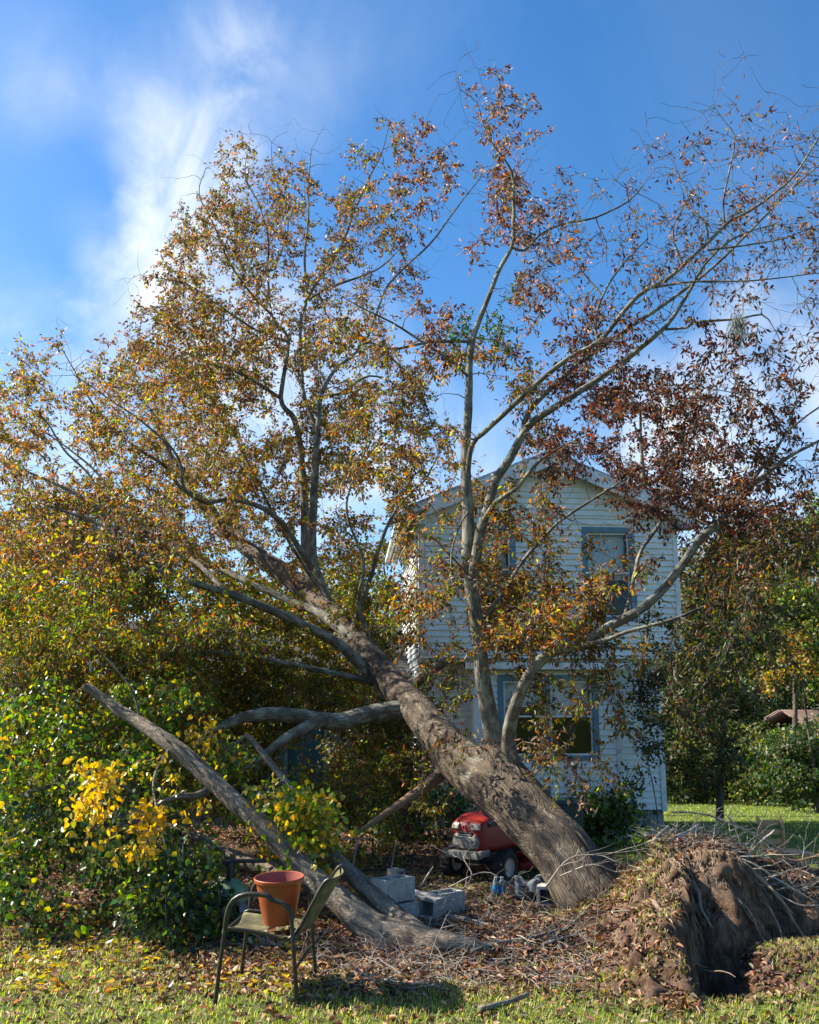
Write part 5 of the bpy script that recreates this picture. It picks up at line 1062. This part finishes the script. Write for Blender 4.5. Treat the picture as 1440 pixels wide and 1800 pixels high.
def wheel(x_, y_, r, wd):
    q = MB(); Mx = Matrix.Rotation(R(90), 3, 'X'); h = wd / 2
    q.lathe([(r * .55, -h * .8), (r * .75, -h), (r * .93, -h * .9), (r, -h * .55), (r, h * .55), (r * .93, h * .9), (r * .75, h), (r * .55, h * .8)], (x_, y_, r), 28, Mx); w_ = q.build('wheel', M['tyre'], mow, smooth=True)
    q = MB(); q.lathe([(0, -h * .5), (r * .2, -h * .55), (r * .3, -h * .35), (r * .52, -h * .5), (r * .57, -h * .85), (r * .57, h * .85), (r * .52, h * .5), (r * .3, h * .35), (r * .2, h * .55), (0, h * .5)], (x_, y_, r), 24, Mx); q.build('rim', M['rim'], w_, smooth=True)
    for i in range(22):
        a = i * 2 * math.pi / 22; q = MB(); q.box((x_ + math.cos(a) * r, y_, r + math.sin(a) * r), (.02, wd * .85, .012), Matrix.Rotation(-a + R(90), 3, 'Y')); q.build('tread_lug', M['tyre'], w_)
wheel(0, .37, .19, .15); wheel(0, -.37, .19, .15); wheel(-1.22, .40, .26, .22); wheel(-1.22, -.40, .26, .22)
loft('mower_deck', [(-.98, .42, .10, .22), (-.85, .52, .10, .26), (-.4, .54, .10, .26), (-.28, .42, .10, .22)], 'red', mow, 20, 4)
loft('rear_fender', [(-1.5, .34, .46, .58), (-1.42, .46, .44, .61), (-1.1, .52, .46, .60), (-.92, .46, .42, .52), (-.82, .40, .30, .36)], 'red', mow, 20, 5)
q = MB(); q.box((-.55, .42, .30), (.5, .22, .03)); q.box((-.55, -.42, .30), (.5, .22, .03)); q.build('footplate', M['red'], mow, bevel=.008)
loft('dashboard', [(-.92, .12, .5, .86), (-.80, .17, .4, .86), (-.76, .2, .4, .82)], 'black', mow, 16, 4)
q = MB(); q.tube([(-.84, 0, .8), (-.95, 0, .95)], .02, 10); 
for i in range(24):
    a, b = i * math.pi / 12, (i + 1) * math.pi / 12; Rm = Matrix.Rotation(R(-35), 3, 'Y')
    q.tube([Vector((-.95, 0, .96)) + Rm @ Vector((.17 * math.cos(a), .17 * math.sin(a), 0)), Vector((-.95, 0, .96)) + Rm @ Vector((.17 * math.cos(b), .17 * math.sin(b), 0))], .013, 6, False)
q.build('steering_wheel', M['black'], mow, smooth=True)
q = MB(); q.box((-1.22, 0, .66), (.42, .44, .10)); q.box((-1.42, 0, .84), (.09, .42, .34), Matrix.Rotation(R(-12), 3, 'Y')); q.build('seat', M['black'], mow, bevel=.03, smooth=True)

# ------------------------------------------------------------------ concrete blocks
def cinder(label, loc, rot, mat='block', group='concrete blocks on the ground', half=False):
    o = empty('concrete_block', loc, 0, label, 'concrete block', group, rot=rot); o.scale = (.9, .9, .97); lx, ly, h = (.2 if half else .4), .2, .19; t = .032
    for y_ in (-ly / 2 + t / 2, ly / 2 - t / 2): q = MB(); q.box((0, y_, 0), (lx, t, h)); q.build('face_shell', M[mat], o, bevel=.004)
    q = MB(); 
    for x_ in ((-lx / 2 + t / 2, lx / 2 - t / 2) if half else (-lx / 2 + t / 2, 0, lx / 2 - t / 2)): q.box((x_, 0, -.001), (t - .001, ly - 2 * t, h - .002))
    q.build('web', M[mat], o, bevel=.004); return o
s0 = gpt(690, 1634); z0 = float(gz(s0.x, s0.y + .1)); a_ = R(48)
cinder('lower concrete block of the stacked pair beside the forked trunk', (s0.x + .02, s0.y + .13, z0 + .085), (0, 0, a_ - .05))
cinder('upper block of the stacked pair with its two holes facing up', (s0.x, s0.y + .12, z0 + .285), (R(-1), R(2), a_))
s1 = gpt(745, 1618); cinder('concrete block lying on its side with open holes right of the stack', (s1.x, s1.y + .1, s1.z + .10), (R(90), R(4), R(-34)))
s2 = gpt(776, 1613); cinder('rightmost block of the pile turned away with a sunlit end', (s2.x + .02, s2.y + .14, s2.z + .09), (0, 0, R(38)))
s3 = gpt(696, 1560); cinder('small half block standing upright far behind the stacked pair', (s3.x, s3.y + .1, s3.z + .10), (R(90), 0, R(50)), half=True).scale = (.6, .6, .8)
s4 = gpt(982, 1597); cinder('pale block on edge against the base of the big trunk', (s4.x, s4.y + .05, s4.z + .10), (R(90), 0, R(-12)), 'block_pale')
# ------------------------------------------------------------------ bottles, cloth
for i, (px, lab) in enumerate(((872, 'left one of two small clear water bottles with blue labels'), (883, 'right one of two small clear water bottles with blue labels'))):
    g_ = gpt(px, 1578); b = empty('water_bottle', (g_.x, g_.y, g_.z), 0, lab, 'bottle', 'water bottles near the mower')
    q = MB(); q.lathe([(0, 0), (.03, .0), (.032, .01), (.032, .12), (.026, .145), (.012, .165), (.012, .18), (0, .18)], (0, 0, 0), 16); bo = q.build('bottle_body', M['bottle'], b, smooth=True)
    q = MB(); q.lathe([(.033, .05), (.0335, .06), (.0335, .10), (.033, .11)], (0, 0, 0), 16); q.build('label', M['blue_label'], b, smooth=True)
    q = MB(); q.lathe([(.014, .165), (.015, .17), (.015, .185), (0, .187)], (0, 0, 0), 14); q.build('cap', M['white_trim'], b, smooth=True)
g_ = gpt(938, 1594); bx = empty('storage_tote', (g_.x, g_.y + .25, g_.z), R(10), 'low dark tote under the trunk with a cloth over it', 'tote'); q = MB(); q.box((0, 0, .07), (.30, .24, .14), taper=1.08); q.build('tote_body', M['black'], bx, bevel=.012)
q = MB(); q.box((0, 0, .15), (.34, .28, .02)); q.build('lid', M['black'], bx, bevel=.006)
def cl_f(u, v):
    x_ = (u - .5) * .30; y_ = .12 - v * .34; z_ = .178 + .018 * float(fbm(u * 5, v * 5, 2)) + (.03 * math.sin(u * 9 + v * 3))
    if y_ < -.14: z_ -= (-.14 - y_) * 1.2; y_ = -.155 - .03 * math.sin(u * 14)
    return (x_ + bx.location.x, y_ + bx.location.y - (.0), z_ + bx.location.z)
cl = sheet('draped_cloth', cl_f, 26, 26, 'cloth', None, .006); tag(cl, 'crumpled blue grey cloth draped over the dark tote', 'cloth')
# ------------------------------------------------------------------ bin
g_ = P(994, 1480, 13.4); bn = empty('trash_bin', (g_.x, 13.4, float(gz(g_.x, 13.4))), R(8), 'dark green wheeled trash bin half hidden behind the leaning trunk', 'trash bin')
zt = P(994, 1410, 13.4).z - bn.location.z
q = MB(); q.box((0, 0, zt / 2), (.42, .46, zt), taper=1.0); q.build('bin_body', M['bin'], bn, bevel=.03); q = MB(); q.box((0, -.01, zt + .02), (.50, .54, .05), taper=.9); q.build('lid', M['bin'], bn, bevel=.02)
for s_ in (-1, 1): q = MB(); q.lathe([(0, -.02), (.1, -.02), (.11, 0), (.1, .02), (0, .02)], (s_ * .2, .25, .11), 16, Matrix.Rotation(R(90), 3, 'Y')); q.build('wheel', M['tyre'], bn, smooth=True)
# ------------------------------------------------------------------ wooden ladder back chair
g_ = P(1362, 1520, 9.9); wc = empty('ladder_back_chair', (g_.x, 9.9, float(gz(g_.x, 9.9))), R(12), 'light wooden ladder back chair standing on the lawn behind the root ball', 'chair')
zt = P(1362, 1436, 9.9).z - wc.location.z; sh = zt * .47
for x_ in (-.125, .125):
    rail([(x_, 0, 0), (x_ * 1.02, .0, sh), (x_ * 1.05, .03 * 0 - .0, zt * .8), (x_ * 1.08, .05, zt)], .017, 'back_post', wc, mat='wood'); rail([(x_ * 1.35 + .16, -.32, 0), (x_ * 1.35 + .16, -.32, sh + .02)], .016, 'leg', wc, mat='wood')
for zf in (.6, .75, .9): q = MB(); q.box((0, .01 + (zf - .6) * .1, zt * zf), (.25, .014, .055)); q.build('back_slat', M['wood'], wc, bevel=.005)
q = MB(); q.box((.09, -.16, sh), (.40, .36, .03), Matrix.Rotation(R(3), 3, 'Y')); q.build('seat', M['wood'], wc, bevel=.01)
for zf in (.4, .7): rail([(-.12, 0, sh * zf), (.02, -.32, sh * zf)], .009, 'rung', wc, mat='wood'); rail([(0, -.32, sh * zf), (.33, -.32, sh * zf)], .009, 'rung', wc, mat='wood')
# ------------------------------------------------------------------ garden tool with a green hood (tiller)
g_ = gpt(392, 1648); tl = empty('garden_tiller', (g_.x, g_.y + .15, g_.z), R(20), 'black garden tiller with a faded green domed hood and cross handle in the leaves', 'garden machine')
q = MB(); q.box((-.02, 0, .15), (.26, .24, .22)); q.build('engine_body', M['black'], tl, bevel=.03, smooth=True)
q = MB(); q.box((-.16, 0, .12), (.04, .2, .2)); q.build('guard', M['black'], tl, bevel=.01)
q = MB(); q.lathe([(.175, .245), (.178, .262), (.165, .30), (.135, .345), (.09, .385), (.05, .41), (.0, .415)], (0, 0, 0), 26); q.build('hood', M['tool_green'], tl, smooth=True)
q = MB(); q.add([(.06, -.165, .24), (.165, -.09, .22), (.04, -.05, .39), (.07, -.175, .13), (.19, -.1, .10), (.05, -.04, .36)], [(0, 1, 2), (0, 3, 4, 1), (3, 5, 4), (0, 2, 5, 3), (1, 4, 5, 2)]); q.build('side_panel', M['tool_grey'], tl, bevel=.008)
rail([(0, 0, .40), (.01, 0, .47), (.0, .01, .52)], .038, 'neck', tl, mat='black'); rail([(-.15, .0, .50), (-.05, 0, .53), (.08, 0, .535), (.30, .02, .52)], .016, 'handlebar', tl, mat='black')
rail([(.12, -.05, .20), (.22, -.08, .27), (.33, -.1, .34)], .018, 'drive_tube', tl, mat='grey_pl')
for s_ in (-1, 1): q = MB(); q.lathe([(.02, -.03), (.085, -.025), (.09, 0), (.085, .025), (.02, .03)], (.03, s_ * .15, .09), 18, Matrix.Rotation(R(90), 3, 'X')); q.build('wheel', M['tyre'], tl, smooth=True)
# ------------------------------------------------------------------ old metal stand
g_ = gpt(618, 1545); st = empty('metal_stand', (g_.x, g_.y, g_.z), 0, 'rusty thin metal frame stand in the shade left of the half block', 'stand')
def wr(pts, r, nm, mat='bronze'):
    q = MB(); q.tube([Vector(p) - st.location for p in pts], r, 6); q.build(nm, M[mat], st)
Y = g_.y
wr([P(618, 1545, Y), P(628, 1476, Y + .1)], .011, 'post', 'stick'); wr([P(687, 1535, Y + .1), P(697, 1476, Y + .2)], .009, 'post', 'stick'); wr([P(615, 1532, Y), P(690, 1526, Y + .1)], .012, 'rail'); wr([P(590, 1475, Y + .3), P(655, 1473, Y + .35)], .009, 'rail', 'stick'); wr([P(590, 1536, Y + .6), P(592, 1475, Y + .6)], .01, 'post'); wr([P(655, 1530, Y + .7), P(655, 1473, Y + .7)], .01, 'post')
# ------------------------------------------------------------------ broken branches lying about
def stick(label, pts, r0, r1, group=None, mat='stick', side=3, z_on=True, name='broken_branch'):
    w3 = []
    for p in pts:
        if len(p) == 2:
            g_ = gpt(p[0], p[1], .03, surf); w3.append([*g_, 0])
        else: w3.append([*P(*p), 0])
    w3 = np.array(w3); c = catmull(w3, .05)[:, :3]; c += np.cumsum(rng.normal(0, .004, c.shape), 0) * .6; r = np.linspace(r0, r1, len(c)) * (1 + .1 * fbm(np.arange(len(c)) * .4, 1, r0 * 99))
    o0 = Vector(c[0]); root = empty(name, o0, 0, label, 'branch', group)
    v, f, b = tube_np(c, r, 9); kk = len(v); caps = np.array([[0, 8, 7, 6, 5, 4, 3, 2, 1], list(range(kk - 9, kk))]); obj_np('stem', v, [f, caps], M[mat], root, attrs=b, smooth=True)
    for i in range(side):
        j = rng.integers(len(c) // 4, len(c) - 1); d = (c[j] - c[j - 1]); d /= np.linalg.norm(d) + 1e-9; d = d + rnd_dirs(1)[0] * .9; d[2] = abs(d[2]) * .6 + .1; L0 = rng.uniform(.12, .4); t = np.linspace(0, 1, 6)[:, None]
        q = c[j] + d * L0 * t + rng.normal(0, .012, (6, 3)) * t; v, f, b = tube_np(q, np.linspace(r[j] * .55, .0016, 6), 5); obj_np('twig', v, f, M[mat], root, attrs=b)
G1, G2 = 'broken branches on the root ball', 'broken branches on the littered ground'
stick('mossy branch piece lying in the grass in front of the leaf litter', [(845, 1776), (880, 1768), (930, 1752)], .022, .014, G2, 'limb_bark', 0)
stick('long straight pale branch lying behind the trunk end beside the blocks', [(752, 1602), (800, 1612), (860, 1625), (928, 1648)], .020, .008, G2, side=2)
stick('bent dark branch leading up the left slope of the root ball', [(955, 1662), (985, 1640), (1015, 1612), (1040, 1588)], .016, .007, G2, 'limb_bark', 1)
stick('thin forked branch below the bent dark one on the slope', [(965, 1658), (1005, 1645), (1030, 1640)], .012, .005, G2, side=1)
stick('knobbly branch lying in the hollow past the end of the forked trunk', [(830, 1672), (880, 1655), (940, 1648), (1000, 1630)], .018, .008, G2, 'limb_bark', 3)
stick('pale twiggy branch in front of the red mower', [(800, 1580, 8.6), (830, 1540, 8.8), (815, 1505, 9.0), (835, 1480, 9.1)], .008, .003, G2, side=4)
stick('curved pale twig arching over the litter near the bottles', [(790, 1560, 8.5), (850, 1535, 8.5), (900, 1560, 8.4), (940, 1590, 8.2)], .008, .003, G2, side=5)
stick('grey forked twig leaning before the big trunk base', [(960, 1560, 8.0), (1000, 1510, 7.9), (1050, 1505, 7.9), (1090, 1520, 7.8)], .009, .003, G2, side=5)
stick('thin grey twig with many side shoots below the forked one', [(985, 1540, 8.0), (1040, 1520, 7.8), (1080, 1535, 7.8), (1110, 1530, 7.8)], .007, .003, G2, side=5)
stick('slanting thin stick in the ground behind the stacked blocks', [(740, 1558, 9.2), (762, 1524, 9.4)], .012, .008, G2, side=0)
stick('chunky broken branch at the very top of the root ball', [(1165, 1485, 7.9), (1195, 1470, 8.0), (1228, 1452, 8.1)], .026, .016, G1, side=1)
stick('shorter broken end beside the chunky top branch', [(1150, 1480, 8.0), (1165, 1466, 8.05), (1177, 1456, 8.1)], .02, .014, G1, side=0)
stick('long dark branch slanting across the right side of the root ball', [(1215, 1500, 7.9), (1265, 1515, 7.7), (1330, 1548, 7.6)], .03, .02, G1, 'limb_bark', 2)
stick('tall straight pale stick rising towards the wooden chair', [(1300, 1522, 7.8), (1330, 1485, 7.8), (1362, 1458, 7.8)], .014, .010, G1, side=1)
stick('whitish crossing stick leaning left over the pale one', [(1378, 1500, 7.9), (1340, 1475, 7.9), (1300, 1455, 7.9), (1275, 1432, 7.9)], .012, .006, G1, side=3)
stick('arched grey branch above the root ball reaching the chair', [(1200, 1495, 8.0), (1260, 1480, 8.1), (1305, 1468, 8.1)], .018, .008, G1, side=3)
stick('long thin branch running right down the root ball', [(1220, 1500, 7.7), (1300, 1510, 7.6), (1370, 1550, 7.5), (1440, 1590, 7.4)], .012, .006, G1, side=5)
stick('low twiggy branch along the right flank', [(1290, 1540, 7.6), (1350, 1560, 7.5), (1400, 1590, 7.4), (1460, 1590, 7.4)], .010, .004, G1, side=5)
stick('very long wispy branch over the lawn above the root ball', [(1180, 1428, 8.4), (1240, 1432, 8.4), (1290, 1450, 8.3), (1330, 1470, 8.2), (1400, 1530, 8)], .009, .004, G1, side=4)
stick('upright wispy shoot at the right end of the root ball', [(1410, 1520, 7.9), (1415, 1480, 7.9), (1405, 1465, 7.9)], .006, .002, G1, side=4)
stick('bleached flat branch on top left of the mound', [(1160, 1494, 7.9), (1210, 1480, 7.9), (1260, 1478, 7.9)], .014, .008, G1, side=3)
stick('reddish branch low at the right edge of the frame', [(1350, 1500, 7.9), (1400, 1512, 7.8), (1450, 1500, 7.7)], .012, .005, G1, 'stripped', 3)
stick('thin stick lying across the grassy flank of the mound', [(1070, 1602), (1100, 1604), (1140, 1600)], .006, .004, G1, 'limb_bark', 0)
# fine twig litter
TT = Skel(10)
for i in range(1500):
    t_ = rng.random()
    if t_ < .45: px, py = rng.uniform(640, 1060), rng.uniform(1565, 1740)
    elif t_ < .85: px, py = rng.uniform(1080, 1460), rng.uniform(1480, 1580)
    else: px, py = rng.uniform(420, 800), rng.uniform(1620, 1740)
    if t_ < .45 or t_ >= .85: g_ = np.array(gpt(px, py, .01, surf)); lift = .35
    else:
        x = rng.uniform(2.0, 4.4); y = rng.uniform(7.6, 8.7); g_ = np.array([x, y, float(surf(x, y)) + .01]); lift = .6
    d = rng.normal(size=3); d[2] = abs(d[2]) * lift; d /= np.linalg.norm(d); L0 = rng.uniform(.08, .42); k = 6; t = np.linspace(0, 1, k)[:, None]
    pts = g_ + d * L0 * t + np.array([0, 0, -.12]) * L0 * t**2 + rng.normal(0, .014, (k, 3)) * t; r0 = rng.choice([.0018, .003, .0055], p=[.5, .37, .13]); TT.geo(pts, np.linspace(r0, .001, k), 4)
    if rng.random() < .5: q = pts[3] + (rnd_dirs(1)[0] + d) * L0 * .35 * t[:4] * 1.6; TT.geo(q, np.linspace(r0 * .6, .001, 4), 3)
o = obj_np('twig_litter', np.vstack(TT.tv), np.vstack(TT.tf), M['stick']); tag(o, 'thin dry twigs scattered over the litter and root ball', 'twigs', kind='stuff')

# ------------------------------------------------------------------ fallen leaves and grass
def scatter(n, x0, x1, y0, y1, dens):
    x = rng.uniform(x0, x1, n); y = rng.uniform(y0, y1, n); k = rng.random(n) < dens(x, y); return x[k], y[k]
def litter_d(x, y):
    on = mound_z(x, y) > gz(x, y)
    band = sstep(5.75, 6.5, y) * (1 - .6 * sstep(-1.2, -2.2, x) * sstep(7.6, 6.9, y)) * (.35 + .65 * sstep(-2.3, -1.0, x + .25 * fbm(x, y, 4))) * (1 - .6 * sstep(8.6, 10, y))
    d = .13 + .87 * band * np.clip(.75 + .9 * fbm(x * 1.4, y * 1.4, 5), 0, 1)
    flank = on & (x < CRX(y) + .05); d = np.where(flank, .9 * np.clip(.8 + 1.2 * fbm(x * 3, y * 3, 6), 0, 1), d)
    face = on & ~flank; top = face & (y > 7.4); d = np.where(face, np.where(top, .5, .02), d)
    d = np.where((x > 2.5) & (y < 7.1) & ~on, .12, d); return np.where(pit(x, y) < -.1, .04, d)
x, y = scatter(125000, -4.6, 4.8, 5.2, 10.5, litter_d); x2, y2 = scatter(26000, -6.5, 2.6, 10.4, 15.2, lambda x, y: .75 + 0 * x); x = np.append(x, x2); y = np.append(y, y2); z = surf(x, y); n_ = len(x); FL = Leaves()
dr = rnd_dirs(n_); dr[:, 2] *= .35; nr = rng.normal(0, .45, (n_, 3)); nr[:, 2] += 1; l_ = rng.uniform(.03, .062, n_)
v, f = leaf_arrays(np.stack([x, y, z + rng.uniform(.003, .028, n_)], -1), dr, nr, l_, l_ * rng.uniform(.38, .55, n_), .7, .3)
FL.add(v, f, tints(n_, {'t': 3, 'p': 3.2, 'b': 3, 'k': 2, 's': 1, 'o': .25}, .3), 6)
x, y = scatter(16000, -4.2, -.6, 6.0, 8.6, lambda x, y: .32 * np.clip(.25 + 2.2 * fbm(x * 2, y * 2, 15), 0, 1)); n_ = len(x); l_ = rng.uniform(.035, .06, n_); dr = rnd_dirs(n_); dr[:, 2] *= .3; nr = rng.normal(0, .35, (n_, 3)); nr[:, 2] += 1
o = FL.build('fallen_leaves', M['dry_leaf']); tag(o, 'brown dead leaves covering the ground and mound', 'leaf litter', kind='stuff')
HL = Leaves(); v, f = heart_arrays(np.stack([x, y, gz(x, y) + rng.uniform(.01, .035, n_)], -1), dr, nr, l_); HL.add(v, f, tints(n_, {'Y': 2.2, 'y': 2, 't': 2, 'o': 1, 'b': 1.5, 'v': .6}), 8)
tag(HL.build('fallen_yellow_leaves', M['leaf_wax']), 'yellow and tan heart shaped leaves lying on the ground at left', 'leaf litter', kind='stuff')
def blades(n, x, y, z, h, w_, lean, spec, var=.25):
    d = rng.normal(size=(n, 2)); d /= np.linalg.norm(d, axis=1)[:, None]; s = np.stack([-d[:, 1], d[:, 0], 0 * x], -1) * w_[:, None]
    b = np.stack([x, y, z - .005], -1); up = np.array([0, 0, 1.]); ld = np.stack([d[:, 0], d[:, 1], 0 * x], -1) * (h * lean)[:, None]
    m_ = b + up * h[:, None] * .55 + ld * .35; t = b + up * (h * (1 - .3 * lean))[:, None] + ld
    v = np.stack([b - s, b + s, m_ + s * .7, m_ - s * .7, t], 1).reshape(-1, 3); i = np.arange(n)[:, None] * 5
    return v, [i + np.array([[0, 1, 2, 3]]), i + np.array([[3, 2, 4]])], tints(n, spec, var)
PAL['1'] = (.19, .26, .035); PAL['2'] = (.36, .38, .07); PAL['3'] = (.42, .38, .17); PAL['4'] = (.07, .12, .02)
def grass_d(x, y):
    on = mound_z(x, y) > gz(x, y); nz = fbm(x * 1.6, y * 1.6, 22); n2 = fbm(x * 5, y * 5, 23)
    d = sstep(6.25, 5.85, y + .35 * nz) ; d = np.maximum(d, sstep(-1.0, -1.9, x + .5 * nz) * sstep(8.0, 7.1, y)); d = np.maximum(d, .75 * sstep(.12, .3, nz) * (y < 7.2)); d = np.maximum(d, .6 * ((y > 8.6) & (x > -.6) & (x < 1.6)))
    flank = on & (x < CRX(y) + .08); d = np.where(flank, sstep(-.3, .05, fbm(x * 2.6, y * 2.6, 25)) * 1.3, d); d = np.where(on & ~flank, .0, d)
    d = np.where((x > 2.5) & (y < 7.15) & ~on, .95, d); d = np.where(pit(x, y) < -.08, 0, d); return d * np.clip(.8 + .9 * n2, .15, 1)
x, y = scatter(180000, -4.6, 4.8, 5.15, 10.6, grass_d); n_ = len(x)
v, f, c = blades(n_, x, y, surf(x, y), rng.uniform(.026, .07, n_), rng.uniform(.0017, .0036, n_), rng.uniform(.2, 1.1, n_), {'1': 3, '2': 4, '3': 3.4, '4': 1})
tag(obj_np('grass', v, f, M['blade'], cols=np.repeat(c, 5, 0)), 'short green and straw coloured lawn grass in the foreground', 'grass', kind='stuff')
x, y = scatter(120000, 2.0, 24, 10.2, 40, lambda x, y: np.clip(14 / y, 0, 1) * (x < y * .55 + 1) * (x > y * .22)); n_ = len(x)
v, f, c = blades(n_, x, y, gz(x, y), rng.uniform(.04, .09, n_), rng.uniform(.004, .008, n_) * (y / 14), rng.uniform(.2, .9, n_), {'1': 4, '2': 3, '4': 1})
v = v.reshape(-1, 5, 3)[:, [0, 1, 4]].reshape(-1, 3); f = np.arange(n_ * 3).reshape(-1, 3)
tag(obj_np('lawn_grass', v, f, M['blade'], cols=np.repeat(c, 3, 0)), 'mown green grass of the back lawn right of the house', 'grass', kind='stuff')
# ------------------------------------------------------------------ Spanish moss
for i, (px, py, d, lab) in enumerate([(22, 1175, 10.9, 'pale tuft of hanging moss at the left edge'), (183, 925, 11.35, 'grey moss tuft wrapped on the long left limb'), (1297, 560, 8.9, 'thin moss wisp hanging from the upper right branch')]):
    c = P(px, py, d); mo_ = Skel(10)
    for j in range(150):
        s0_ = np.array(c) + rng.normal(0, (.035 if i == 2 else .08), 3); k = 7; t = np.linspace(0, 1, k)[:, None]; L0 = rng.uniform(.12, .38); mo_.geo(s0_ + np.array([rng.normal(0, .12), rng.normal(0, .12), -1]) * L0 * t + np.cumsum(rng.normal(0, .014, (k, 3)), 0), np.full(k, .0022), 3)
    o = obj_np('spanish_moss', np.vstack(mo_.tv), np.vstack(mo_.tf), M['moss']); tag(o, lab, 'moss', 'moss tufts on the oak')
